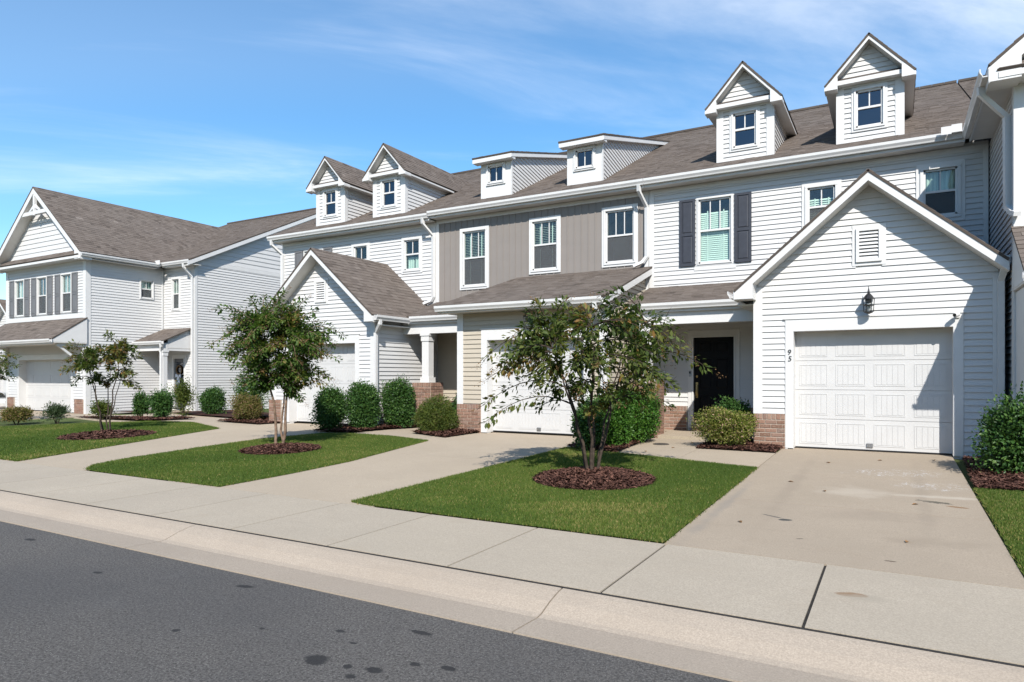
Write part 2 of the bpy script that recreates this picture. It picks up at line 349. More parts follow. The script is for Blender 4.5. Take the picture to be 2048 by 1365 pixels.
def half(poly, a, b, c):        # keep a*u + b*v <= c
    r = []
    for i in range(len(poly)):
        p, q = poly[i], poly[(i + 1) % len(poly)]; dp = a * p[0] + b * p[1] - c; dq = a * q[0] + b * q[1] - c
        if dp <= 0: r.append(p)
        if (dp < 0 < dq) or (dq < 0 < dp):
            t = dp / (dp - dq); r.append((p[0] + (q[0] - p[0]) * t, p[1] + (q[1] - p[1]) * t))
    return r
def area(p): return abs(sum(p[i][0] * p[(i + 1) % len(p)][1] - p[(i + 1) % len(p)][0] * p[i][1] for i in range(len(p)))) / 2 if len(p) > 2 else 0
def ccw(p): return p if sum(p[i][0] * p[(i + 1) % len(p)][1] - p[(i + 1) % len(p)][0] * p[i][1] for i in range(len(p))) > 0 else p[::-1]
def clip(poly, cutter):
    c = ccw(cutter)
    for i in range(len(c)):
        (x0, y0), (x1, y1) = c[i], c[(i + 1) % len(c)]
        poly = half(poly, y1 - y0, -(x1 - x0), (y1 - y0) * x0 - (x1 - x0) * y0)
        if len(poly) < 3: return []
    return poly
def subtract(pieces, h):
    u0, u1, v0, v1 = h; r = []
    for p in pieces:
        r.append(half(p, 1, 0, u0)); r.append(half(p, -1, 0, -u1))
        mid = half(half(p, -1, 0, -u0), 1, 0, u1)
        if len(mid) > 2: r.append(half(mid, 0, 1, v0)); r.append(half(mid, 0, -1, -v1))
    return [p for p in r if len(p) > 2 and area(p) > 1e-4]
def wall(parent, F, poly, holes=(), mat='wallcore', name='wall', t=.14):
    pieces = [ccw(poly)]
    for h in holes: pieces = subtract(pieces, h)
    m = MB()
    for p in pieces:
        b = len(m.v); n = len(p); m.v += [F(u, v, 0) for u, v in p] + [F(u, v, -t) for u, v in p]
        m.f += [list(range(b, b + n)), list(range(b + 2 * n - 1, b + n - 1, -1))]
        m.f += [[b + (i + 1) % n, b + i, b + n + i, b + n + (i + 1) % n] for i in range(n)]
    return m.build(name, mat, parent)
PLANKS = [0]
def siding(w, F, poly, holes=(), mat='white', pitch=.108, proud=.022, joined=False, v0=None, name='plank', upto=None):
    vs = [p[1] for p in poly]; us = [p[0] for p in poly]; v = min(vs) if v0 is None else v0; J = MB()
    while v < max(vs) - .015:
        c = clip([(min(us), v), (max(us), v), (max(us), v + pitch), (min(us), v + pitch)], poly); pieces = [c] if len(c) > 2 else []
        for (a, b, lo, hi) in holes:
            if v + pitch > lo + .012 and v < hi - .012:
                pieces = [q for p in pieces for q in (half(p, 1, 0, a), half(p, -1, 0, -b)) if len(q) > 2]
        if not joined:
            q_ = []
            for p in pieces:
                a_, b_ = min(t_[0] for t_ in p), max(t_[0] for t_ in p)
                if b_ - a_ > 2.6 and random.random() < .55:
                    c_ = random.uniform(a_ + .7, b_ - .7); q_ += [half(p, 1, 0, c_ - .0015), half(p, -1, 0, -c_ - .0015)]
                else: q_.append(p)
            pieces = [p for p in q_ if len(p) > 2]
        for p in pieces:
            if area(p) < .0012: continue
            jt = random.uniform(0, .0025); p = ccw(p); m = J if joined else MB(); b = len(m.v); n = len(p)
            m.v += [F(u, y, .001) for u, y in p] + [F(u, y, .003 + jt + proud * (1 - (y - v) / pitch)) for u, y in p]
            m.f += [list(range(b + n, b + 2 * n))] + [[b + i, b + (i + 1) % n, b + n + (i + 1) % n, b + n + i] for i in range(n)]
            if not joined: m.build(name, mat, w); PLANKS[0] += 1
        v += pitch
    if joined and J.v: tag(J.build('lap_siding', mat, w), kind='stuff')
def boards(w, F, poly, holes, mat, pitch=.196):
    us = [p[0] for p in poly]; vs = [p[1] for p in poly]; u = min(us)
    while u < max(us) - .02:
        pieces = [clip([(u, min(vs)), (min(u + pitch, max(us)), min(vs)), (min(u + pitch, max(us)), max(vs)), (u, max(vs))], poly)]
        for h in holes:
            if u + pitch > h[0] + .01 and u < h[1] - .01: pieces = subtract(pieces, h)
        for p in pieces:
            if area(p) < 2e-3: continue
            m = MB(); a, b_ = min(q[0] for q in p), max(q[0] for q in p); lo, hi = min(q[1] for q in p), max(q[1] for q in p)
            m.fbox(F, a, b_, lo, hi, .001, .006)
            if b_ > u + pitch - .01: m.fbox(F, u + pitch - .036, u + pitch - .002, lo + .001, hi - .001, .004, .022)
            m.build('board', mat, w)
        u += pitch
def roof(parent, P, name='roof', course=.145, single=False, thick=.035, shingles=True):
    P = [Vector(p) for p in P]; U = (P[1] - P[0]).normalized(); N = U.cross(P[2] - P[1]).normalized()
    if N.z < 0: N = -N
    V = N.cross(U).normalized()
    if V.z < 0: V = -V
    poly = [((p - P[0]).dot(U), (p - P[0]).dot(V)) for p in P]
    r = MB().prism(P, -N * thick).build(name, 'shingle', parent)
    if not shingles: return r
    us = [p[0] for p in poly]; vs = [p[1] for p in poly]; v = min(vs) - .02; m = MB(); row = 0
    po = ccw(poly)
    while v < max(vs):
        u = min(us) - random.random() * .3
        while u < max(us):
            wd = random.choice((.13, .16, .2, .24, .28)); k = MB() if single else m
            c = [(u, v), (u + wd - .004, v), (u + wd - .004, v + course * 1.04), (u, v + course * 1.04)]
            c = clip(c, po)
            if len(c) > 2 and area(c) > .001:
                lift = random.choice((.006, .007, .012)); n = len(c); c = ccw(c); b = len(k.v)
                k.v += [P[0] + U * x + V * y + N * .001 for x, y in c] + [P[0] + U * x + V * y + N * (.003 + lift * (1 - (y - v) / course / 1.04 * .9)) for x, y in c]
                fl = (U.cross(V)).dot(N) < 0
                fs = [list(range(b + n, b + 2 * n))] + [[b + i, b + (i + 1) % n, b + n + (i + 1) % n, b + n + i] for i in range(n)]
                if fl: fs = [f[::-1] for f in fs]
                k.f += fs; k.r += [min(1, max(0, random.gauss(.5, .15)))] * len(fs)
                if single: k.build('shingle', 'shingle', r)
            u += wd
        v += course; row += 1
    if not single: tag(m.build('shingles', 'shingle', r), kind='stuff')
    return r
def gutter(parent, A, B, N, name='gutter'):     # A, B along the back top edge
    A = Vector(A); B = Vector(B); N = Vector(N); Z = Vector((0, 0, 1))
    pr = [(0, -.13), (.075, -.13), (.085, -.10), (.115, -.055), (.118, 0), (.10, 0), (.098, -.045), (.07, -.115), (.01, -.115), (.01, 0), (0, 0)]
    return MB().prism([A + N * a + Z * b for a, b in pr], B - A).build(name, 'gutter', parent)
def window(parent, F, u0, u1, v0, v1, trim=.1, cols=3, lower='screen', blind='slats', flat=False, sill=False, glass='glass', two=True, blind_v=(0, 1), tilt=.5, mcols_low=0):
    """u0..v1 is the opening; returns the casing"""
    m = MB()
    for a, b, c, d in ((u0 - trim, u1 + trim, v1, v1 + trim), (u0 - trim, u1 + trim, v0 - trim, v0), (u0 - trim, u0, v0, v1), (u1, u1 + trim, v0, v1)): m.fbox(F, a, b, c, d, .001, .036)
    e = trim * .45
    for a, b, c, d in ((u0 - e, u1 + e, v1 + .003, v1 + e), (u0 - e, u1 + e, v0 - e, v0 - .003), (u0 - e, u0 - .003, v0, v1), (u1 + .003, u1 + e, v0, v1)): m.fbox(F, a, b, c, d, .03, .056)
    if sill: m.fbox(F, u0 - trim - .05, u1 + trim + .05, v0 - trim - .1, v0 - trim - .002, 0, .03)
    w = m.build('window_casing' if flat else 'window', 'trim', parent); p = parent if flat else w
    s = MB(); t = .035; vm = (v0 + v1) / 2 + .02 if two else None
    for a, b, c, d in ((u0, u1, v1 - t, v1), (u0, u1, v0, v0 + t * 1.2), (u0, u0 + t, v0, v1), (u1 - t, u1, v0, v1)): s.fbox(F, a, b, c, d, -.05, .012)
    if two: s.fbox(F, u0 + t, u1 - t, vm - .022, vm + .022, -.05, .008)
    s.build('sash', 'trim', p)
    g = [(vm + .022, v1 - t), (v0 + t, vm - .022)] if two else [(v0 + t, v1 - t)]
    for i, (a, b) in enumerate(g):
        MB().fbox(F, u0 + t, u1 - t, a, b, -.034, -.03).build('pane', glass, p)
        nc = cols if i == 0 else mcols_low
        for k in range(1, nc):
            x = u0 + t + (u1 - u0 - 2 * t) * k / nc; MB().fbox(F, x - .011, x + .011, a, b, -.029, -.012).build('muntin', 'trim', p)
    if lower == 'screen' and two: MB().fbox(F, u0 + t, u1 - t, v0 + t, vm - .022, -.016, -.013).build('insect_screen', 'screen', p)
    r = MB(); e = .003
    for q in ((u0 + e, u1 - e, v0 + e, v1 - e, -.5, -.49), (u0 + e, u1 - e, v1 - .012, v1 - e, -.49, -.052), (u0 + e, u1 - e, v0 + e, v0 + .012, -.49, -.052), (u0 + e, u0 + .012, v0 + .012, v1 - .012, -.49, -.052), (u1 - .012, u1 - e, v0 + .012, v1 - .012, -.49, -.052)): r.fbox(F, *q)
    r.build('room_lining', 'room', p)
    b0 = v0 + (v1 - v0) * blind_v[0]; b1 = v0 + (v1 - v0) * blind_v[1]
    if blind == 'slats':
        m = MB(); v = b0 + .03; h = .024
        while v < b1 - .02:
            m.hexa([F(u0 + .02, v - h * math.sin(tilt), -.075), F(u1 - .02, v - h * math.sin(tilt), -.075), F(u1 - .02, v + h * math.sin(tilt), -.075 - 2 * h * math.cos(tilt)), F(u0 + .02, v + h * math.sin(tilt), -.075 - 2 * h * math.cos(tilt)),
                    F(u0 + .02, v - h * math.sin(tilt) + .003, -.075), F(u1 - .02, v - h * math.sin(tilt) + .003, -.075), F(u1 - .02, v + h * math.sin(tilt) + .003, -.075 - 2 * h * math.cos(tilt)), F(u0 + .02, v + h * math.sin(tilt) + .003, -.075 - 2 * h * math.cos(tilt))])
            v += .046
        for x in (.25, .75): m.fbox(F, u0 + (u1 - u0) * x - .012, u0 + (u1 - u0) * x + .012, b0 + .02, b1, -.076, -.073)
        m.build('blind', 'blind', p)
    elif blind == 'drape':
        m = MB()
        for a, b in ((.04, .46), (.52, .96)):
            k = 6
            for i in range(k):
                x0 = u0 + (u1 - u0) * (a + (b - a) * i / k); x1 = u0 + (u1 - u0) * (a + (b - a) * (i + 1) / k); d = -.1 if i % 2 else -.13
                m.hexa([F(x0, b0, d), F(x1, b0, -.23 - d), F(x1, b0, -.24 - d), F(x0, b0, d - .01), F(x0, b1, d), F(x1, b1, -.23 - d), F(x1, b1, -.24 - d), F(x0, b1, d - .01)])
        m.build('drape', 'drape', p)
    return w
def whole(u0, u1, v0, v1, e=.0): return (u0 - e, u1 + e, v0 - e, v1 + e)
def shutter(parent, F, u0, u1, v0, v1, mat):
    s = MB().fbox(F, u0, u1, v0, v1, .022, .04).build('shutter', mat, parent); b = .055; vm = v0 + (v1 - v0) * .47
    m = MB()
    for a, c, d, e in ((u0, u1, v1 - b, v1), (u0, u1, v0, v0 + b), (u0, u1, vm - b / 2, vm + b / 2), (u0, u0 + b, v0 + b, vm - b / 2), (u1 - b, u1, v0 + b, vm - b / 2), (u0, u0 + b, vm + b / 2, v1 - b), (u1 - b, u1, vm + b / 2, v1 - b)): m.fbox(F, a, c, d, e, .039, .056)
    m.build('shutter_frame', mat, s)
    for a, c in ((v0 + b + .02, vm - b / 2 - .02), (vm + b / 2 + .02, v1 - b - .02)): 
        A, B = u0 + b + .015, u1 - b - .015; i = .022
        MB().hexa([F(A, a, .0395), F(B, a, .0395), F(B - i, a + i, .052), F(A + i, a + i, .052), F(A, c, .0395), F(B, c, .0395), F(B - i, c - i, .052), F(A + i, c - i, .052)]).build('raised_panel', mat, s)
BR = {}
def brickmesh(kind):
    if kind not in BR:
        L, H = dict(full=(.192, .064), half=(.092, .064), row=(.064, .10))[kind]; b = .004; m = MB()
        c = []
        for n, k in ((-.02, 0), (.006, 0), (.011, b)):
            c += [Vector((x, -n, z)) for x, z in ((-L / 2 + k, -H / 2 + k), (L / 2 - k, -H / 2 + k), (L / 2 - k, H / 2 - k), (-L / 2 + k, H / 2 - k))]
        f = [[8, 9, 10, 11]] + [[r * 4 + k, r * 4 + (k + 1) % 4, r * 4 + 4 + (k + 1) % 4, r * 4 + 4 + k] for r in (0, 1) for k in range(4)]
        me = bpy.data.meshes.new('brick'); me.from_pydata(c, [], f); me.update(); me.materials.append(M['brick']); BR[kind] = me
    return BR[kind]
def brickface(core, O, rz, L, z0, z1):
    """bricks on a vertical face that starts at O and runs along +u (rotation rz), outward = local -Y"""
    ux, uy = math.cos(rz), math.sin(rz)
    def put(kind, u, z, sx=1):
        o = bpy.data.objects.new('brick', brickmesh(kind)); COL.objects.link(o); o.parent = core; ORG[o] = ORG[core]
        o.location = Vector((O[0] + ux * u, O[1] + uy * u, z)) - ORG[core]; o.rotation_euler = (random.uniform(-.01, .01), 0, rz); o.scale = (sx, 1 + random.uniform(-.1, .2), 1)
    n = max(1, int(round((z1 - .11 - z0) / .0745))); ph = (z1 - .11 - z0) / n
    for i in range(n):
        u = 0.; z = z0 + ph * (i + .5); first = i % 2
        while u < L - .02:
            wd = min((.102 if first else .202), L - u); first = 0
            if wd > .03: put('full', u + wd / 2, z, (wd - .010) / .192)
            u += wd
    k = max(1, int(round(L / .0745))); pw = L / k
    for i in range(k): put('row', pw * (i + .5), z1 - .052, (pw - .01) / .064)
def pier(parent, x0, x1, y0, y1, z0, z1, faces='fr', name='brick_pier'):
    c = MB().box(x0, x1, y0, y1, z0, z1 - .003).build(name, 'mortar', parent)
    if 'f' in faces: brickface(c, (x0, y0), 0, x1 - x0, z0 + .01, z1)
    if 'r' in faces: brickface(c, (x1, y0), math.pi / 2, y1 - y0, z0 + .01, z1)
    return c
def garage_door(parent, F, u0, u1, v0, v1, rows=4, cols=4):
    d = MB().fbox(F, u0 - .05, u1 + .05, v0, v1 + .05, -.06, -.03).build('garage_door', 'door_white', parent); H = (v1 - v0) / rows
    for r in range(rows):
        a = v0 + r * H
        MB().fbox(F, u0 - .04, u1 + .04, a + (.003 if r else 0), a + H - .003, -.031, 0).build('door_section', 'door_white', d)
        W = (u1 - u0) / cols
        for c in range(cols):
            x0 = u0 + c * W + .085; x1 = u0 + (c + 1) * W - .085; y0 = a + .085; y1 = a + H - .085; m = MB(); n = 5; g = .007
            for k in range(n): 
                p = x0 + .012 + (x1 - x0 - .024) * k / n; q = x0 + .012 + (x1 - x0 - .024) * (k + 1) / n
                m.fbox(F, p + g / 2, q - g / 2, y0 + .012, y1 - .012, 0, .005)
            for q in ((x0 - .018, x1 + .018, y1, y1 + .014), (x0 - .018, x1 + .018, y0 - .014, y0), (x0 - .018, x0 - .004, y0, y1), (x1 + .004, x1 + .018, y0, y1)): m.fbox(F, *q, 0, .006)
            m.build('door_panel', 'door_white', d)
    MB().fbox(F, u0, u1, v0 - .012, v0 + .012, -.02, .004).build('bottom_seal', 'black', d)
    um = (u0 + u1) / 2
    MB().fbox(F, um - .05, um + .05, v0 + .05, v0 + .12, .001, .02).build('lift_handle', 'steel', d)
    return d
def lantern(parent, F, u, v):
    parent = MB().lathe(F(u, v, .0), [(.0, 0), (.065, 0), (.065, .015), (.04, .025)], 14, F.N).build('wall_lamp', 'black', parent)
    a = MB(); a.tube([F(u, v + .02, .02), F(u, v + .10, .06), F(u, v + .16, .13), F(u, v + .11, .17)], .009)
    c = F(u, v - .22, .17); a.lathe(c, [(.02, .34), (.02, .36), (.006, .43), (.004, .46)], 8); a.build('lamp_arm', 'black', parent)
    b = MB(); b.lathe(c, [(.012, -.02), (.06, 0), (.075, .012), (.075, .02)], 12); b.lathe(c, [(.1, .235), (.088, .25), (.055, .30), (.018, .34)], 12)
    for k in range(6):
        t = math.pi * k / 3; b.tube([c + Vector((math.cos(t) * .072, math.sin(t) * .072, .015)), c + Vector((math.cos(t) * .088, math.sin(t) * .088, .24))], .006, 5)
    b.lathe(c, [(.083, .12), (.086, .135)], 12)
    b.build('lamp_cage', 'black', parent)
    MB().lathe(c, [(.055, .02), (.068, .235)], 12).build('lamp_glass', 'glass_lamp', parent)
    MB().lathe(c, [(.01, .02), (.025, .08), (.028, .12), (.012, .16)], 8).build('bulb', 'trim', parent)
def gable_vent(parent, F, u0, u1, v0, v1):
    t = .11; m = MB()
    for a, b, c, d in ((u0, u1, v1 - t, v1), (u0, u1, v0, v0 + t), (u0, u0 + t, v0 + t, v1 - t), (u1 - t, u1, v0 + t, v1 - t)): m.fbox(F, a, b, c, d, 0, .03)
    for a, b, c, d in ((u0 + .06, u1 - .06, v1 - t, v1 - .06), (u0 + .06, u1 - .06, v0 + .06, v0 + t), (u0 + .06, u0 + t, v0 + t, v1 - t), (u1 - t, u1 - .06, v0 + t, v1 - t)): m.fbox(F, a, b, c, d, .03, .06)
    v = m.build('gable_vent', 'trim', parent); MB().fbox(F, u0 + t, u1 - t, v0 + t, v1 - t, .003, .006).build('vent_backing', 'room', v)
    n = 8; h = (v1 - v0 - 2 * t) / n
    for k in range(n):
        z = v0 + t + h * k; A, B = u0 + t, u1 - t
        MB().hexa([F(A, z, .045), F(B, z, .045), F(B, z + h * .72, .012), F(A, z + h * .72, .012), F(A, z + .008, .05), F(B, z + .008, .05), F(B, z + h * .72 + .008, .017), F(A, z + h * .72 + .008, .017)]).build('slat', 'trim', v)

# ---------------------------------------------------------------- ground
def zg(X, Y):
    t = np.clip((np.asarray(Y, float) - 5.9) / 7, 0, 1); q = np.clip((-np.asarray(X, float) - 17) / 5, 0, 1); q = q * q * (3 - 2 * q)
    return -.18 + .16 * t - .1 * q * t
def zgf(x, y): return float(zg(x, y))
xs = [-900, -200, -80] + list(np.arange(-50, 21, 1.0)) + [60, 200, 900]; ys = [-900, -200, -60, -8, 3.4, 4.0, 5.88, 5.9] + list(np.arange(6.5, 13, 1.)) + [12.9, 14, 17, 22, 40, 80, 200, 900]
V = [(x, y, (zgf(x, y) - .03) if y >= 5.9 else -.5) for y in ys for x in xs]; nx = len(xs)
m = MB(); m.v = [Vector(v) for v in V]; m.f = [[j * nx + i, j * nx + i + 1, (j + 1) * nx + i + 1, (j + 1) * nx + i] for j in range(len(ys) - 1) for i in range(nx - 1)]
tag(m.build('ground', 'soil'), 'soil and turf ground under the whole street', kind='structure')
def sheet(name, poly, mat, dz, parent=None, step=.5, thick=0., dome=0., cen=None, rad=1.):
    poly = ccw(poly); us = [p[0] for p in poly]; vs = [p[1] for p in poly]; m = MB(); idx = {}
    def vi(x, y):
        k = (round(x, 4), round(y, 4))
        if k not in idx:
            d = dome * max(0, 1 - ((x - cen[0]) ** 2 + (y - cen[1]) ** 2) / rad ** 2) if cen else 0
            idx[k] = len(m.v); m.v.append(Vector((x, y, zgf(x, y) + dz + d)))
        return idx[k]
    u = math.floor(min(us) / step) * step
    ycuts = sorted(set([round(math.floor(min(vs) / step) * step + step * k, 4) for k in range(int((max(vs) - min(vs)) / step) + 3)] + [5.9, 12.9]))
    while u < max(us):
        for v, v2 in zip(ycuts[:-1], ycuts[1:]):
            c = clip([(u, v), (u + step, v), (u + step, v2), (u, v2)], poly)
            if len(c) > 2 and area(c) > 1e-6:
                f = []
                for p in c:
                    k = vi(*p)
                    if k not in f: f.append(k)
                if len(f) > 2: m.f.append(f)
        u += step
    if thick:
        b = len(m.v); n = len(poly); m.v += [Vector((x, y, zgf(x, y) + dz)) for x, y in poly] + [Vector((x, y, zgf(x, y) + dz - thick)) for x, y in poly]
        m.f += [[b + i, b + (i + 1) % n, b + n + (i + 1) % n, b + n + i][::-1] for i in range(n)]
    return m.build(name, mat, parent)
def root_struct(name, label, loc=(0, 0, 0)):
    o = bpy.data.objects.new(name, None); COL.objects.link(o); ORG[o] = Vector(loc); o.location = loc; o['kind'] = 'structure'; o['label'] = label; return o
road = MB(); road.prism([Vector((x, y, -.272)) for x, y in ((-300, -7.5), (300, -7.5), (300, 3.62), (-300, 3.62))], (0, 0, -.2))
tag(road.build('road', 'asphalt'), 'dark grey asphalt street with oil spots', kind='structure')
# rolled kerb with gutter pan, cast in lengths
kerb = root_struct('kerb', 'tan rolled concrete kerb along the street')
KX = [-2.05 + 4.1 * k for k in range(-9, 4)]
for a, b in zip(KX[:-1], KX[1:]):
    g = .006
    pr = [(3.60, -.30), (3.60, -.262), (3.93, -.278), (3.99, -.27), (4.12, -.226), (4.25, -.196), (4.315, -.188), (4.315, -.30)]
    MB().prism([Vector((a + g, y, z)) for y, z in pr[1:2] + pr[2:3] + [(3.93, -.42), (3.60, -.42)]], (b - a - 2 * g, 0, 0)).build('gutter_pan', 'gutterpan', kerb)
    MB().prism([Vector((a + g, y, z)) for y, z in [(3.932, -.278)] + pr[3:7] + [(4.315, -.42), (3.932, -.42)]], (b - a - 2 * g, 0, 0)).build('kerb_length', 'curb', kerb)
tag(MB().box(-40, 12, 4.3165, 4.3435, -.42, -.1855).build('joint_filler', 'tar', kerb), 'black filler strip between kerb and sidewalk')
walk = root_struct('sidewalk', 'pale concrete sidewalk laid in square slabs')
x = -.475 + 1.293 * 6
SX = [-.475 + 1.293 * k for k in range(-26, 6)]
for a, b in zip(SX[:-1], SX[1:]):
    g = .010 if -3.5 < a < 1 else .008
    MB().box(a + g, b - g, 4.345, 5.87, -.3, -.18).build('slab', 'walk', walk)
MB().box(-34, 7, 4.37, 5.86, -.32, -.19).build('slab_bed', 'tar', walk)
def driveway(name, label, polys, mat, parent_kind='structure'):
    r = root_struct(name, label)
    for p in polys: sheet('slab', p, mat, .0, r, 1.0, .12)
    return r
g = .005
driveway('driveway', 'stained tan concrete driveway with chalk scribbles', [[(-1.79, a + g), (.83, a + g), (.83, b - g), (-1.79, b - g)] for a, b in ((5.875, 8.18), (8.18, 10.42), (10.42, 13.56))], 'drive95')
driveway('front_walk', 'pale concrete walk leading to the black front door', [[(-4.7, 10.2), (-3.15, 10.2), (-3.15, 12.45), (-4.7, 12.45)], [(-3.14, 10.2), (-1.805, 10.2), (-1.805, 12.6), (-3.14, 12.6)], [(-4.7, 12.46), (-3.15, 12.46), (-3.15, 14.05), (-4.7, 14.05)]], 'drive')
driveway('driveway', 'clean tan concrete driveway to the beige garage', [[(-9.0, a + g), (-5.2, a + g), (-5.2, b - g), (-9.0, b - g)] for a, b in ((5.875, 9.6), (9.6, 13.6))], 'drive')
driveway('front_walk', 'tan concrete walk behind the lawn with the dense tree', [[(-11.9, 11.3), (-9.01, 11.3), (-9.01, 14.0), (-11.9, 14.0)]], 'drive')
driveway('driveway', 'tan concrete driveway skewing to the gable garage behind the dense tree', [[(-15.9, a + g), (-11.2, a + g), (-11.2, b - g), (-15.9, b - g)] for a, b in ((5.875, 9.6), (9.6, 13.5))], 'drive')
driveway('front_walk', 'concrete walk crossing behind the far lawn', [[(-24.6, 12.6), (-15.9, 11.2), (-15.9, 13.5), (-24.6, 15.8)]], 'drive')
driveway('driveway', 'concrete driveway of the far end house', [[(-31.6, a + g), (-26.0, a + g), (-24.6, b - g), (-31.6, b - g)] for a, b in ((5.875, 9.6), (9.6, 14.2))], 'drive')
driveway('driveway', 'concrete driveway under the white car', [[(-36.4, a + g), (-33.0, a + g), (-33.0, b - g), (-36.4, b - g)] for a, b in ((5.875, 9.6), (9.6, 15.2))], 'drive')

LAWN = {
 'near': [(-5.60, 5.965), (-5.35, 5.91), (-1.80, 5.885), (-1.80, 10.62), (-5.42, 11.6), (-5.47, 9.5), (-5.50, 7.8)],
 'mid': [(-7.9, 5.89), (-7.86, 7.0), (-7.93, 8.4), (-8.55, 11.43), (-9.96, 11.80), (-11.13, 11.84), (-11.8, 11.6), (-12.16, 10.2), (-12.06, 8.55), (-11.84, 6.9), (-11.6, 6.25), (-11.25, 5.95), (-10.9, 5.89)],
 'far': [(-13.32, 5.9), (-15.0, 10.6), (-15.23, 11.35), (-17.7, 12.3), (-20.0, 12.4), (-21.2, 11.4), (-22.2, 9.5), (-23.2, 5.9)],
 'right': [(.86, 5.89), (4.6, 5.89), (4.6, 10.0), (.87, 10.04)]}
LL = {'near': 'clipped green lawn holding the airy tree with black stems', 'mid': 'clipped green lawn under the dense round tree', 'far': 'clipped green lawn with the small sparse tree', 'right': 'narrow green lawn beside the chalked driveway'}
def hull(pts):
    pts = sorted(pts); h = []
    for seq in (pts, pts[::-1]):
        k0 = len(h)
        for p in seq:
            while len(h) - k0 >= 2 and (h[-1][0] - h[-2][0]) * (p[1] - h[-2][1]) - (h[-1][1] - h[-2][1]) * (p[0] - h[-2][0]) <= 0: h.pop()
            h.append(p)
        h.pop()
    return h
LAWN = {k: hull(v) for k, v in LAWN.items()}
def inpoly(P, poly):
    x, y = P[:, 0], P[:, 1]; r = np.ones(len(P), bool); c = ccw(poly)
    for i in range(len(c)):
        (x0, y0), (x1, y1) = c[i], c[(i + 1) % len(c)]; r &= ((x1 - x0) * (y - y0) - (y1 - y0) * (x - x0)) >= 0
    return r
def vnoise(P, s, seed):
    r = np.random.default_rng(seed); out_ = np.zeros(len(P))
    for k in range(7):
        a = r.uniform(0, 6.28); f = s * r.uniform(.5, 2.); out_ += np.sin(P[:, 0] * f * math.cos(a) + P[:, 1] * f * math.sin(a) + r.uniform(0, 6.28))
    return out_ / 7
RINGS = {'near': (-3.62, 8.62, .84), 'mid': (-10.25, 9.0, .75), 'far': (-16.2, 9.05, 1.0), 'right': (9, 9, .1)}
for k, dens, hgt, wid in (('near', 11500, .026, .0040), ('right', 11000, .026, .0040), ('mid', 6500, .028, .0055), ('far', 3000, .032, .008)):
    poly = LAWN[k]; s = sheet('lawn', poly, 'lawnsoil', .006, None, .5); tag(s, LL[k], kind='structure')
    xs_ = [p[0] for p in poly]; ys_ = [p[1] for p in poly]; n = int((max(xs_) - min(xs_)) * (max(ys_) - min(ys_)) * dens)
    P = np.column_stack([RNG.uniform(min(xs_), max(xs_), n), RNG.uniform(min(ys_), max(ys_), n)]); P = P[inpoly(P, poly)]
    cx_, cy_, cr = RINGS[k]; P = P[np.hypot(P[:, 0] - cx_, P[:, 1] - cy_) > cr * (.97 + .08 * RNG.random(len(P)))]; n = len(P)
    z = zg(P[:, 0], P[:, 1]) + .004; a = RNG.uniform(0, 2 * np.pi, n); b = RNG.uniform(0, 2 * np.pi, n); ln = RNG.uniform(.1, .75, n)
    pn = vnoise(P, 2.2, 3); h = hgt * RNG.uniform(.55, 1.15, n) * (1 + .25 * pn); wd = wid * RNG.uniform(.6, 1.3, n)
    B = np.column_stack([P, z]); U_ = np.column_stack([np.cos(a), np.sin(a), np.zeros(n)]) * wd[:, None]; T_ = np.column_stack([np.cos(b) * ln * h, np.sin(b) * ln * h, h])
    Vv = np.empty((n, 3, 3)); Vv[:, 0] = B - U_; Vv[:, 1] = B + U_; Vv[:, 2] = B + T_
    dry = (vnoise(P, 3.1, 9) > .33) * .3 * RNG.random(n)
    rr = np.clip(RNG.normal(.45, .22, n) + .26 * pn + .22 * vnoise(P, .9, 21) + .9 * dry + (RNG.random(n) > .965) * .5, 0, 1)
    fr_ = []
    for i in range(len(poly)):
        (x0, y0), (x1, y1) = ccw(poly)[i], ccw(poly)[(i + 1) % len(poly)]; ln_ = math.hypot(x1 - x0, y1 - y0); q_ = int(ln_ * (260 if k in ('near', 'right') else 120)); t_ = RNG.random(q_); nx_, ny_ = (y1 - y0) / ln_, -(x1 - x0) / ln_
        off = RNG.normal(-.005, .016, q_); bx, by = x0 + (x1 - x0) * t_ + nx_ * off, y0 + (y1 - y0) * t_ + ny_ * off; hh = hgt * RNG.uniform(.5, 1.3, q_); a_ = RNG.uniform(0, 6.28, q_); o_ = RNG.uniform(-.2, 1.1, q_) * hh
        Bq = np.column_stack([bx, by, zg(bx, by) + .003]); Uq = np.column_stack([np.cos(a_), np.sin(a_), 0 * a_]) * wid; fr_.append(np.stack([Bq - Uq, Bq + Uq, Bq + np.column_stack([nx_ * o_, ny_ * o_, hh])], 1))
    fr_ = np.concatenate(fr_); Vv = np.concatenate([Vv, fr_]); n = len(Vv); rr = np.concatenate([rr, np.clip(RNG.normal(.6, .25, len(fr_)), 0, 1)])
    tag(npmesh('grass', Vv.reshape(-1, 3), np.arange(3 * n).reshape(-1, 3), rr, 'grass'), LL[k].replace('lawn', 'grass blades of the lawn'), 'grass', kind='stuff')

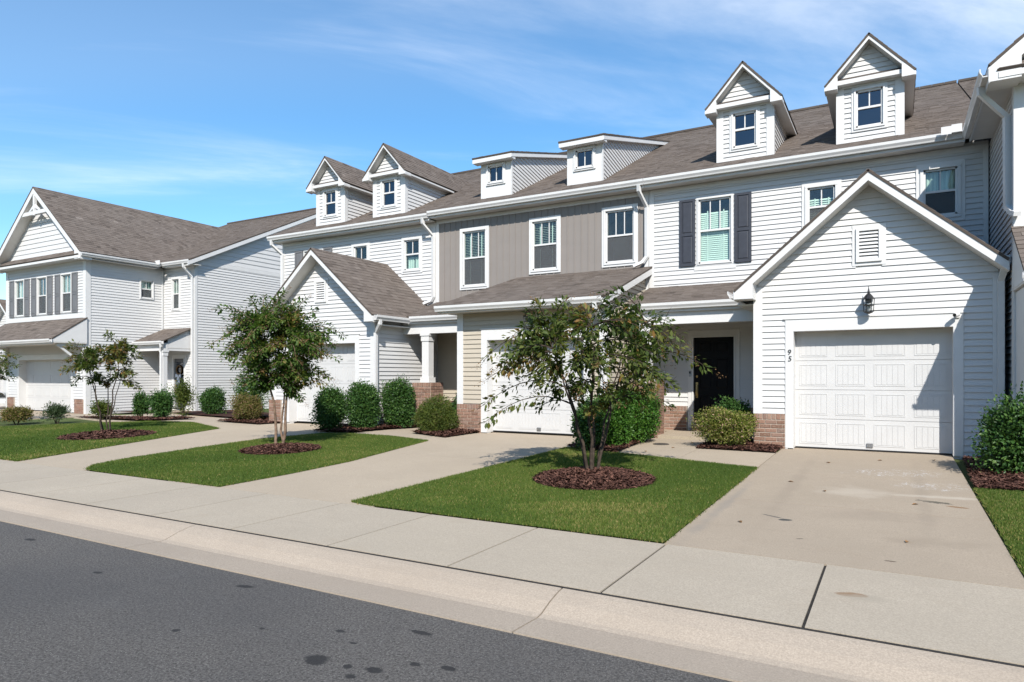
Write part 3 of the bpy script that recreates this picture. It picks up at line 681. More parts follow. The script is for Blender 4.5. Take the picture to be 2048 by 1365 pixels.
BEDS = {
 'ring_near': ([(-3.62 + .84 * math.cos(t), 8.62 + .84 * math.sin(t)) for t in np.linspace(0, 2 * math.pi, 20)[:-1]], .09, 'round mulch ring under the airy tree'),
 'ring_mid': ([(-10.25 + .75 * math.cos(t), 9.0 + .75 * math.sin(t)) for t in np.linspace(0, 2 * math.pi, 20)[:-1]], .07, 'round mulch ring under the dense tree'),
 'ring_far': ([(-16.2 + 1.0 * math.cos(t), 9.05 + 1.0 * math.sin(t)) for t in np.linspace(0, 2 * math.pi, 20)[:-1]], .08, 'round mulch ring under the small sparse tree'),
 'a': ([(-3.2, 12.48), (-1.80, 12.42), (-1.8, 13.2), (-2.28, 14.4), (-3.15, 14.0)], .05, 'mulch bed at the brick pier by the chalked driveway'),
 'b': ([(-5.42, 11.66), (-4.30, 11.25), (-4.36, 12.6), (-4.62, 15.3), (-5.28, 15.3), (-5.4, 13.2)], .05, 'mulch bed with hollies along the beige garage side'),
 'c': ([(-9.75, 12.42), (-8.55, 12.03), (-8.42, 13.28), (-9.1, 14.0), (-10.2, 14.0)], .05, 'mulch bed with the clipped round shrub'),
 'd': ([(-12.3, 11.75), (-11.2, 11.9), (-10.55, 14.0), (-11.55, 15.6), (-12.3, 13.1)], .05, 'mulch bed with upright hollies beside the gable garage'),
 'e': ([(-17.2, 12.7), (-15.2, 12.55), (-14.95, 13.15), (-17.2, 14.2)], .05, 'mulch bed with the rusty shrub by the gable garage'),
 'f': ([(-23.9, 9.4), (-22.15, 9.45), (-20.0, 12.42), (-17.6, 12.32), (-18.2, 13.1), (-20.6, 14.0), (-24.4, 12.7)], .05, 'long mulch bed with small shrubs behind the far lawn'),
 'g': ([(.87, 10.06), (4.6, 10.0), (4.6, 12.6), (1.6, 12.9), (.95, 12.9)], .05, 'mulch bed with the dark holly beside the chalked driveway'),
 'h': ([(-26.4, 14.6), (-24.9, 15.2), (-24.9, 15.8), (-26.4, 17.0)], .04, 'mulch bed under the far end house side wall'),
 'i': ([(-24.3, 15.9), (-18.2, 14.2), (-17.6, 15.8), (-24.3, 19)], .05, 'mulch bed between the two buildings')}
for k, (poly, dome, lab) in BEDS.items():
    c = (sum(p[0] for p in poly) / len(poly), sum(p[1] for p in poly) / len(poly)); rad = max(math.hypot(p[0] - c[0], p[1] - c[1]) for p in poly)
    s = sheet('mulch_bed', poly, 'mulchbed', .012, None, .25, 0, dome, c, rad); tag(s, lab, kind='structure')
    xs_ = [p[0] for p in poly]; ys_ = [p[1] for p in poly]; A = (max(xs_) - min(xs_)) * (max(ys_) - min(ys_)); dist = math.hypot(*c)
    n = int(A * (2600 if dist < 14 else 1300 if dist < 18 else 500)); P = np.column_stack([RNG.uniform(min(xs_), max(xs_), n), RNG.uniform(min(ys_), max(ys_), n)]); P = P[inpoly(P, poly)]; n = len(P)
    if k == 'h' or k == 'i': continue
    r2 = np.clip(1 - ((P[:, 0] - c[0]) ** 2 + (P[:, 1] - c[1]) ** 2) / rad ** 2, 0, 1); z = zg(P[:, 0], P[:, 1]) + .014 + dome * r2 + RNG.uniform(0, .022, n)
    a = RNG.uniform(0, 2 * np.pi, n); e = RNG.uniform(-.5, .5, n); L_ = RNG.uniform(.015, .05, n) * (1 if dist < 14 else 1.5); W_ = RNG.uniform(.005, .011, n) * (1 if dist < 14 else 1.6)
    D = np.column_stack([np.cos(a) * np.cos(e), np.sin(a) * np.cos(e), np.sin(e)]) * L_[:, None]; C_ = np.column_stack([-np.sin(a), np.cos(a), RNG.uniform(-.5, .5, n)]) * W_[:, None]; B = np.column_stack([P, z])
    Vv = np.stack([B - D - C_, B + D - C_, B + D + C_, B - D + C_], 1)
    tag(npmesh('mulch', Vv.reshape(-1, 3), np.arange(4 * n).reshape(-1, 4), RNG.random(n), 'mulch'), 'brown bark chips of the ' + lab, 'mulch', kind='stuff')

# ---------------------------------------------------------------- houses
XA, YA, ZA = (1, 0, 0), (0, 1, 0), (0, 0, 1)
def front(X, Y, z=0.): return Fr((X, Y, z), (1, 0, 0), (0, -1, 0))
def rside(X, Y, z=0.): return Fr((X, Y, z), (0, 1, 0), (1, 0, 0))     # faces +X
def lside(X, Y, z=0.): return Fr((X, Y, z), (0, 1, 0), (-1, 0, 0))    # faces -X
SL = .48
def main_body(r, X0, X1, Ym, dz=0., lo=0., ro=0., gut=None, deep=15.):
    yr = Ym + 7.75; e = .012
    MB().prism([Vector((X0 + e, y, z)) for y, z in ((Ym + .72, -.3), (Ym + deep, -.3), (Ym + deep, 6.0 + dz), (yr, 9.85 + dz), (Ym + .72, 6.45 + dz))], (X1 - X0 - 2 * e, 0, 0)).build('wall', 'wallcore', r)
    ye = Ym - .42; ze = 5.985 + dz + SL * .11; zr = ze + SL * (yr - ye)
    roof(r, [(X0 - lo, ye, ze), (X1 + ro, ye, ze), (X1 + ro, yr, zr), (X0 - lo, yr, zr)])
    roof(r, [(X0 - lo, 2 * yr - ye, ze), (X1 + ro, 2 * yr - ye, ze), (X1 + ro, yr, zr), (X0 - lo, yr, zr)], shingles=False)
    m = MB()
    n = int((X1 + ro - X0 + lo) / .3)
    for k in range(n): a = X0 - lo + (X1 + ro - X0 + lo) * k / n; m.box(a + .004, a + (X1 + ro - X0 + lo) / n - .004, yr - .15, yr + .15, zr - .045, zr + .022)
    m.build('ridge_cap', 'shingle', r)
    g0, g1 = gut or (X0 - lo, X1 + ro)
    MB().box(g0, g1, Ym - .33, Ym + .1, 5.845 + dz, 5.87 + dz).build('soffit', 'soffit', r)
    MB().box(g0, g1, Ym - .365, Ym - .332, 5.835 + dz, 6.01 + dz).build('fascia', 'trim', r)
    MB().box(X0 + .002, X1 - .002, Ym - .028, Ym - .001, 5.73 + dz, 5.834 + dz).build('frieze_board', 'trim', r)
    gutter(r, (g0, Ym - .366, 6.02 + dz), (g1, Ym - .366, 6.02 + dz), (0, -1, 0))
def roofz(Y, Ym, dz=0.): return 5.985 + dz + SL * (Y - Ym + .53)
def yroof(z, Ym, dz=0.): return (z - 5.985 - dz) / SL + Ym - .53
def gable_roof_pair(r, c, hl, hr, y0, y1l, y1, z, k, name, course=.145):
    """ridge along Y at X=c, height z; eaves hl/hr away; k = slope"""
    for sgn, h in ((-1, hl), (1, hr)):
        P = [(c + sgn * h, y0, z - k * h), (c + sgn * h, y1l, z - k * h), (c, y1, z), (c, y0, z)]
        roof(r, P, name, course)
def gable_trim(r, c, hl, hr, yf, over, z, k, wl, wr, drop=.14, pitchcut=.045):
    for sgn, h, wx in ((-1, hl, wl), (1, hr, wr)):
        t = pitchcut; e = c + sgn * h; q = lambda X: z - k * abs(X - c)
        MB().prism([Vector((X, yf - over + .012, Z)) for X, Z in ((e, q(e) - t), (c, z - t), (c, z - t - drop), (e, q(e) - t - drop))], (0, .028, 0)).build('rake_board', 'trim', r)
        MB().prism([Vector((X, yf - over + .042, Z)) for X, Z in ((e, q(e) - t - drop + .02), (c, z - t - drop + .02), (c, z - t - drop), (e, q(e) - t - drop))], (0, over - .044, 0)).build('soffit', 'soffit', r)
        if abs(e - wx) > .08:
            b = min(q(wx) - t - drop - .12, q(e) - t - drop + .02); o = sgn * .003
            MB().prism([Vector((X, yf - over + .006, Z)) for X, Z in ((e + o, q(e) - t - .01), (wx - sgn * .02, q(wx) - t - .01), (wx - sgn * .02, b), (e + o, b))], (0, over - .002, 0)).build('cornice_return', 'trim', r)
def corner_board(r, X, Y, z0, z1, w=.1, side=1):
    """L-shaped board wrapping a front corner; side=+1 the right-hand corner"""
    m = MB(); a, b = (X - w, X + .03) if side > 0 else (X - .03, X + w)
    m.box(a, b, Y - .032, Y - .0005, z0, z1)
    if side > 0: m.box(X + .0005, X + .03, Y, Y + w, z0, z1)
    else: m.box(X - .03, X - .0005, Y, Y + w, z0, z1)
    return m.build('corner_board', 'trim', r)
def gable_garage(r, xl, xr, Yf, Ym, z0, d0, d1, dtop, mat='white', apex=4.81, k=.87, hl=2.2, hr=2.2, joined=False, brick=None, sides='', trimtop=.22, vent=True, label_num=False):
    c = (xl + xr) / 2; hw = (xr - xl) / 2; zs = apex - k * hw - .09; F = front(0, Yf)
    poly = [(xl, z0 - .15), (xr, z0 - .15), (xr, zs), (c, apex - .09), (xl, zs)]
    wl = wall(r, F, poly, [(d0 - .006, d1 + .006, z0 - .2, dtop + .006)], 'wallcore', 'garage_wall', .15)
    tw = .14; holes = [(d0 - tw * .7, d1 + tw * .7, -1, dtop + trimtop * .7)]
    if brick: holes.append((brick[0] - .2, brick[1], -1, brick[2] - .04))
    if vent: holes.append((c - .2, c + .2, 3.3, 3.9))
    siding(wl, F, [(xl + .06, z0 - .1)] + [(xr - .06, z0 - .1), (xr - .06, zs - .05), (c, apex - .16), (xl + .06, zs - .05)], holes, mat, joined=joined, v0=z0 + .62 - .108 * 7)
    m = MB()
    m.fbox(F, d0 - tw, d0, z0, dtop, -.001, .034); m.fbox(F, d1, d1 + tw, z0, dtop, -.001, .034); m.fbox(F, d0 - tw, d1 + tw, dtop, dtop + trimtop, -.001, .034)
    m.fbox(F, d0 - .02, d0, z0, dtop, -.27, -.002); m.fbox(F, d1, d1 + .02, z0, dtop, -.27, -.002); m.fbox(F, d0 - .02, d1 + .02, dtop - .0, dtop + .02, -.27, -.002)
    m.fbox(F, d0 - tw - .03, d1 + tw + .03, dtop + trimtop, dtop + trimtop + .022, -.001, .05)
    m.build('garage_door_casing', 'trim', r)
    garage_door(r, Fr((0, Yf + .25, 0), (1, 0, 0), (0, -1, 0)), d0, d1, z0, dtop)
    MB().box(d0 - .1, d1 + .1, Yf + .36, Yf + .9, z0, dtop + .1).build('garage_interior', 'room', r)
    corner_board(r, xl, Yf, (brick[2] if brick else z0), zs - .12, .13, -1); corner_board(r, xr, Yf, z0 - .1, zs - .12, .13, 1)
    for X, s_ in ((xl, -1), (xr, 1)):
        Fs = (rside if s_ > 0 else lside)(X, Yf + .001)
        w2 = wall(r, Fs, [(0.15, z0 - .15), (Ym - Yf, z0 - .15), (Ym - Yf, zs - .02), (.15, zs - .02)], [], 'wallcore', 'garage_side_wall', .14)
        if ('r' in sides and s_ > 0) or ('l' in sides and s_ < 0): siding(w2, Fs, [(.1, z0 - .1), (Ym - Yf - .01, z0 - .1), (Ym - Yf - .01, zs - .25), (.1, zs - .25)], [], mat, joined=joined)
    gable_roof_pair(r, c, hl, hr, Yf - .4, Ym - .002, Ym - .002, apex, k, 'garage_roof')
    gable_trim(r, c, hl, hr, Yf, .4, apex, k, xl, xr)
    for sgn, h, wx in ((-1, hl, xl), (1, hr, xr)):
        ze = apex - k * h
        if h > hw + .15: MB().box(min(c + sgn * h, wx), max(c + sgn * h, wx), Yf + .01, Ym - .05, ze - .25, ze - .225).build('eave_soffit', 'soffit', r)
    if vent: gable_vent(r, F, c - .26, c + .26, 3.24, 3.95)
    return wl
def gable_dormer(r, c, Ym, dz=0., joined=False):
    Yd = Ym + .12; hw = .61; zb = roofz(Yd, Ym, dz) - .03; zt = 7.50 + dz; F = front(c, Yd); ap = 8.44 + dz; k = 1.12; h = .84
    zq = ap - k * hw - .08; d = wall(r, F, [(-hw, zb), (hw, zb), (hw, zq), (0, ap - .08), (-hw, zq)], [(-.25, .25, 6.58 + dz, 7.36 + dz)], 'wallcore', 'dormer', .12)
    siding(d, F, [(-hw + .1, zb + .02), (hw - .1, zb + .02), (hw - .1, zt - .06), (-hw + .1, zt - .06)], [(-.3, .3, 6.58 + dz, 7.36 + dz)], 'white', .108, joined=joined)
    siding(d, F, [(-.55, zt + .17), (.55, zt + .17), (0, ap - .13)], [], 'white', .108, joined=joined)
    window(d, F, -.25, .25, 6.58 + dz, 7.36 + dz, .085, 2, 'none', None, True, glass='glass_dark')
    m = MB().fbox(F, -hw - .02, -hw + .135, zb, zt - .05, 0, .03).build('corner_board', 'trim', d); m = MB().fbox(F, hw - .135, hw + .02, zb, zt - .05, 0, .03).build('corner_board', 'trim', d)
    MB().fbox(F, -hw - .02, hw + .02, zt - .05, zt + .09, 0, .045).build('frieze_board', 'trim', d)
    # small shingled return across the gable foot
    MB().prism([F(-hw - .06, zt + .08, .2), F(-hw - .06, zt + .2, .0), F(-hw - .06, zt + .08, 0)], (2 * hw + .12, 0, 0)).build('gable_return', 'shingle', d)
    MB().fbox(F, -hw - .1, hw + .1, zt - .01, zt + .078, .046, .205).build('return_fascia', 'trim', d)
    gable_roof_pair(r, c, h, h, Yd - .28, yroof(ap - k * h, Ym, dz) + .1, yroof(ap, Ym, dz) + .1, ap, k, 'dormer_roof', .13)
    gable_trim(r, c, h, h, Yd, .28, ap, k, c - hw, c + hw, .085, .04)
    ze = ap - k * h
    for s_ in (1, -1):
        Fs = (rside if s_ > 0 else lside)(c + s_ * hw, Yd)
        L = yroof(zt, Ym, dz) - Yd
        cw = wall(r, Fs, [(.12, zb + .12 * SL - .05), (L, zt), (.12, zt)], [], 'wallcore', 'dormer_cheek', .1)
        if s_ > 0: siding(cw, Fs, [(.0, zb), (L, zt), (.0, zt)], [], 'white', .108, joined=joined)
        if s_ > 0: MB().fbox(Fs, -.028, .11, zb, zt - .05, .001, .03).build('corner_board', 'trim', cw)
        MB().prism([Vector((c + s_ * q, Yd - .2, z)) for q, z in ((hw, ze - .09), (h - .01, ze - .09), (h - .01, ze - .045), (hw, ze - .045 + .1))], (0, yroof(ze - .1, Ym, dz) - Yd + .2, 0)).build('dormer_soffit', 'trim', cw)
def shed_dormer(r, c, Ym, dz=0.):
    Yd = Ym + .14; hw = .5; zb = roofz(Yd, Ym, dz) - .03; zt = 7.42 + dz; F = front(c, Yd); k = .27; wn_ = (-.24, .24, 6.72 + dz, 7.18 + dz)
    d = wall(r, F, [(-hw, zb), (hw, zb), (hw, zt + .03), (-hw, zt + .03)], [wn_], 'trim', 'dormer', .1)
    window(d, F, *wn_, .07, 2, 'none', None, True, glass='glass_dark', two=False)
    L = (zt - roofz(Yd, Ym, dz)) / (SL - k) ; yb = Yd + L
    roof(r, [(c - hw - .14, Yd - .26, zt - .26 * k + .06), (c + hw + .14, Yd - .26, zt - .26 * k + .06), (c + hw + .14, yb + .2, zt + k * (L + .2) + .06), (c - hw - .14, yb + .2, zt + k * (L + .2) + .06)], 'dormer_roof', .13)
    MB().box(c - hw - .12, c + hw + .12, Yd - .25, Yd - .003, zt - .16, zt - .055).build('dormer_fascia', 'trim', r)
    for s_ in (1, -1):
        Fs = (rside if s_ > 0 else lside)(c + s_ * hw, Yd)
        cw = wall(r, Fs, [(.1, zb + .1 * SL), (L, zt + k * L), (.1, zt + .1 * k)], [], 'wallcore', 'dormer_cheek', .09)
        MB().prism([Fs(a, zt + k * a + q, n) for a, q, n in ((-.24, .02, .001), (L, .02, .001), (L, -.08, .001), (-.24, -.08, .001))], Fs.N * .13).build('rake_board', 'trim', cw)
        if s_ > 0:
            Ft = Fr(Fs.O, (0, 1, -.19), Fs.N)
            siding(cw, Ft, [(0.03, zb + .03), (L, zt + k * L + .19 * L), (.03, zt)], [], 'white', .108)
            MB().fbox(Fs, -.03, .05, zb, zt - .06, .0, .02).build('corner_board', 'trim', cw)
def downspout(r, pts, side=(1, 0, 0), w=.085, d=.07): return MB().sweep(pts, w, d, side).build('downspout', 'gutter', r)
def panel_door(r, F, u0, u1, v0, v1, mat, hinge='r', handle=True, glazed=False):
    d = MB().fbox(F, u0, u1, v0, v1, -.06, -.02).build('front_door', mat, r); W = u1 - u0; H = v1 - v0
    rows = ((.08, .34), (.40, .76), (.83, .95)) if not glazed else ((.06, .36),)
    for a, b in rows:
        for c_, e in ((.13, .46), (.54, .87)):
            A, B, C, D = u0 + W * c_, u0 + W * e, v0 + H * a, v0 + H * b; i = .03
            m = MB()
            for q in ((A, B, D - .012, D), (A, B, C, C + .012), (A, A + .012, C + .012, D - .012), (B - .012, B, C + .012, D - .012)): m.fbox(F, *q, -.021, -.008)
            m.hexa([F(A + .03, C + .03, -.0205), F(B - .03, C + .03, -.0205), F(B - .05, C + .05, -.01), F(A + .05, C + .05, -.01), F(A + .03, D - .03, -.0205), F(B - .03, D - .03, -.0205), F(B - .05, D - .05, -.01), F(A + .05, D - .05, -.01)])
            m.build('door_panel', mat, d)
    if handle:
        MB().lathe(F(u0 + .07, v0 + H * .55, -.02), [(.0, 0), (.028, 0), (.028, .02), (.012, .03)], 12, F.N).build('deadbolt', 'brass', d)
        h = MB(); h.fbox(F, u0 + .045, u0 + .095, v0 + H * .30, v0 + H * .48, -.02, -.008); h.tube([F(u0 + .07, v0 + H * .46, -.01), F(u0 + .07, v0 + H * .45, .04), F(u0 + .07, v0 + H * .38, .055), F(u0 + .07, v0 + H * .32, .045), F(u0 + .07, v0 + H * .31, -.01)], .011); h.build('door_handle', 'brass', d)
    t = .13; m = MB()
    for q in ((u0 - t, u0, v0 - .1, v1), (u1, u1 + t, v0 - .1, v1), (u0 - t, u1 + t, v1, v1 + .16)): m.fbox(F, *q, -.001, .03)
    for q in ((u0 - .035, u0 - .001, v0, v1), (u1 + .001, u1 + .035, v0, v1), (u0 - .035, u1 + .035, v1 + .001, v1 + .035)): m.fbox(F, *q, -.05, .045)
    m.build('door_casing', 'trim', r)
    MB().fbox(F, u0 - .03, u1 + .03, v0 - .03, v0 - .001, -.05, .06).build('threshold', 'steel', r)
    return d
def column(r, x, y, z0, z1, w=.2):
    m = MB(); h = w / 2; m.box(x - h, x + h, y - h, y + h, z0, z1); m.box(x - h - .035, x + h + .035, y - h - .035, y + h + .035, z0, z0 + .14); m.box(x - h - .02, x + h + .02, y - h - .02, y + h + .02, z1 - .2, z1 - .06); m.box(x - h - .04, x + h + .04, y - h - .04, y + h + .04, z1 - .06, z1)
    return m.build('column', 'trim', r)
def porch(r, x0, x1, Ym, z0, colx, pier_top, ze=2.9, sl=.33, yo=1.7, gx=None, xr=None):
    ye = Ym - yo
    roof(r, [(x0, ye, ze), (xr or x1, ye, ze), (xr or x1, Ym - .002, ze + sl * yo), (x0, Ym - .002, ze + sl * yo)], 'porch_roof')
    MB().box(x0, x1, ye + .11, ye + .32, 2.44, 2.82).build('porch_beam', 'trim', r)
    MB().box(x0, x1, ye + .33, Ym - .04, 2.62, 2.65).build('porch_ceiling', 'soffit', r)
    MB().box(x0, gx[1] if gx else x1, ye + .025, ye + .108, 2.70, 2.855).build('porch_fascia', 'trim', r)
    a, b = gx or (x0, x1); gutter(r, (a, ye + .023, ze - .01), (b, ye + .023, ze - .01), (0, -1, 0))
    MB().box(x0, x1, ye + .02, Ym, -.3, z0 + .012).build('porch_slab', 'drive', r)
    if colx is not None:
        column(r, colx, ye + .22, pier_top, 2.44, .22)
        pier(r, colx - .3, colx + .3, ye - .06, ye + .5, z0 - .1, pier_top - .002)
def text_mesh(parent, txt, F, u, v, size, mat):
    cu = bpy.data.curves.new('house_number', 'FONT'); cu.body = txt; cu.size = size; cu.extrude = .004; cu.shear = .15; cu.align_x = 'CENTER'
    t_ = bpy.data.objects.new('tmp', cu); COL.objects.link(t_); bpy.context.view_layer.update(); me = bpy.data.meshes.new_from_object(t_.evaluated_get(bpy.context.evaluated_depsgraph_get()))
    bpy.data.objects.remove(t_); bpy.data.curves.remove(cu); me.name = 'house_number'; me.materials.clear(); o = link('house_number', me, M[mat], parent)
    o.location = F(u, v, .04) - ORG[parent]; o.rotation_euler = (math.pi / 2, 0, 0); return o

def house_a(X0, Ym, dz, label, joined=False, number=False):
    """two storeys, gable garage at the right, porch at the left, two gable dormers"""
    r = thing('townhouse', label, 'house', (X0, Ym, 0), 'townhouses along the street'); x = lambda v: X0 + 5.2 + v; z = lambda v: v + dz
    X1 = x(1.585); Yg = Ym - 2.7; F = front(x(0), Ym)
    main_body(r, X0, X1, Ym, dz, gut=(X0, x(1.18)))
    W1 = (-4.0, -3.26, z(3.95), z(5.45)); W2 = (-1.64, -1.10, z(4.52), z(5.40)); W3 = (.51, 1.08, z(4.52), z(5.46)); D = (-4.12, -3.20, z(.19), z(2.22))
    w_ = wall(r, F, [(-5.2, -.2), (1.585, -.2), (1.585, z(5.9)), (-5.2, z(5.9))], [W1, W2, W3, (D[0], D[1], z(.1), D[3])], 'wallcore', 'front_wall')
    ex = lambda w, e: (w[0] - e, w[1] + e, w[2], w[3])
    siding(w_, F, [(-5.17, z(3.30)), (1.56, z(3.30)), (1.56, z(5.75)), (-5.17, z(5.75))], [ex(W1, .04), ex(W2, .08), ex(W3, .08)], 'white', joined=joined)
    siding(w_, F, [(-5.19, z(.60)), (-2.29, z(.60)), (-2.29, z(2.66)), (-5.19, z(2.66))], [(D[0] - .1, D[1] + .1, -1, D[3] + .1)], 'white', joined=joined)
    window(r, F, *W1, .055, 3, 'none', 'slats', sill=True, blind_v=(0, .83), tilt=1.1)
    window(r, F, *W2, .12, 2, 'screen', 'slats', blind_v=(0, .75), tilt=.9); window(r, F, *W3, .13, 2, 'screen', 'drape', blind_v=(.5, 1))
    for a, b in ((-4.45, -4.08), (-3.18, -2.81)): shutter(r, F, a, b, z(3.91), z(5.49), 'shutter_dark')
    MB().fbox(F, -5.2, -5.08, z(3.3), z(5.73), -.001, .03).build('corner_board', 'trim', r)
    MB().fbox(F, 1.50, 1.583, z(3.3), z(5.73), -.001, .028).build('corner_board', 'trim', r)
    gable_garage(r, x(-2.27), x(1.50), Yg, Ym, dz, x(-1.60), x(.84), z(2.13), apex=z(4.81), hr=1.93, joined=joined, brick=(x(-2.27), x(-1.74), z(.615)), vent=not joined)
    pier(r, x(-2.29), x(-1.745), Yg - .03, Yg + .12, z(-.06), z(.615), 'f', 'brick_base')
    porch(r, X0 + .0, x(-2.28), Ym, dz + .02, x(-4.78), z(1.2), z(2.9), gx=(X0 + .2, x(-2.62)), xr=x(-1.95))
    pier(r, x(-5.19), x(-4.27), Ym - .07, Ym - .002, z(.0), z(.60), 'f', 'brick_base'); pier(r, x(-3.05), x(-2.28), Ym - .07, Ym - .002, z(.0), z(.60), 'f', 'brick_base')
    s = MB().box(x(-4.16), x(-3.16), Ym - .10, Ym + .05, z(0), z(.155)).build('door_step', 'mortar', r); brickface(s, (x(-4.16), Ym - .10), 0, 1.0, z(.04), z(.155))
    panel_door(r, F, *D, 'blackdoor')
    for c in (-2.985, -.46): gable_dormer(r, x(c), Ym, dz, joined)
    gutter(r, (x(-.385 - 2.2), Yg - .38, z(2.885)), (x(-.385 - 2.2), Ym - 1.6, z(2.885)), (-1, 0, 0))
    if not joined:
        Fg = front(x(0), Yg); lantern(r, Fg, -.385, 2.62)
        text_mesh(r, '9', Fg, -1.675, z(1.705), .135, 'black'); text_mesh(r, '5', Fg, -1.665, z(1.585), .135, 'black')
        c_ = MB().fbox(Fg, .86, .93, z(2.27), z(2.36), .035, .06).build('security_camera', 'trim', r)
        MB().tube([Fg(.89, z(2.31), .05), Fg(.88, z(2.30), .11), Fg(.86, z(2.31), .14)], .014).build('camera_arm', 'trim', c_)
        MB().lathe(Fg(.9, z(2.32), .12), [(0, -.02), (.035, 0), (.038, .08), (.03, .1)], 12, (-.5, -.8, -.15)).build('camera_body', 'trim', c_)
        MB().lathe(Fg(.85, z(2.305), .20), [(0, 0), (.026, 0), (.026, .012), (.0, .014)], 12, (-.5, -.8, -.15)).build('lens', 'black', c_)
        b = MB().fbox(F, -4.225, -4.175, z(1.30), z(1.43), .03, .052).build('doorbell', 'steel', r); MB().fbox(F, -4.222, -4.178, z(1.37), z(1.425), .052, .056).build('doorbell_lens', 'black', b)
        downspout(r, [(x(-4.93), Ym - 1.74, 2.86), (x(-4.93), Ym - 1.72, 2.72), (x(-4.72), Ym - 1.60, 2.50), (x(-4.72), Ym - 1.60, 1.25), (x(-4.72), Ym - 1.80, 1.12), (x(-4.72), Ym - 1.80, .05)])
        downspout(r, [(x(1.50), Yg - .2, 3.12), (x(1.50), Yg - .16, 2.98), (x(1.47), Yg - .07, 2.84), (x(1.47), Yg - .07, .06), (x(1.47), Yg - .22, -.01)], w=.09)
        MB().box(x(1.44), x(1.57), Yg - .3, Yg - .08, 3.08, 3.2).build('leader_head', 'gutter', r)
        MB().box(x(.95), x(1.12), Ym - .57, Ym - .45, 5.98, 6.13).build('splash_guard', 'trim', r); MB().box(x(.78), x(.95), Ym - .60, Ym - .592, 5.95, 6.1).build('splash_guard', 'trim', r)
    return r
H95 = house_a(-5.2, 15.9, 0., 'white townhouse with black front door, dark shutters and number 95 by its garage', number=True)
H0 = house_a(-39.25, 17.6, -.1, 'white townhouse glimpsed past the left end of the gable-fronted house, behind the white car', joined=True)

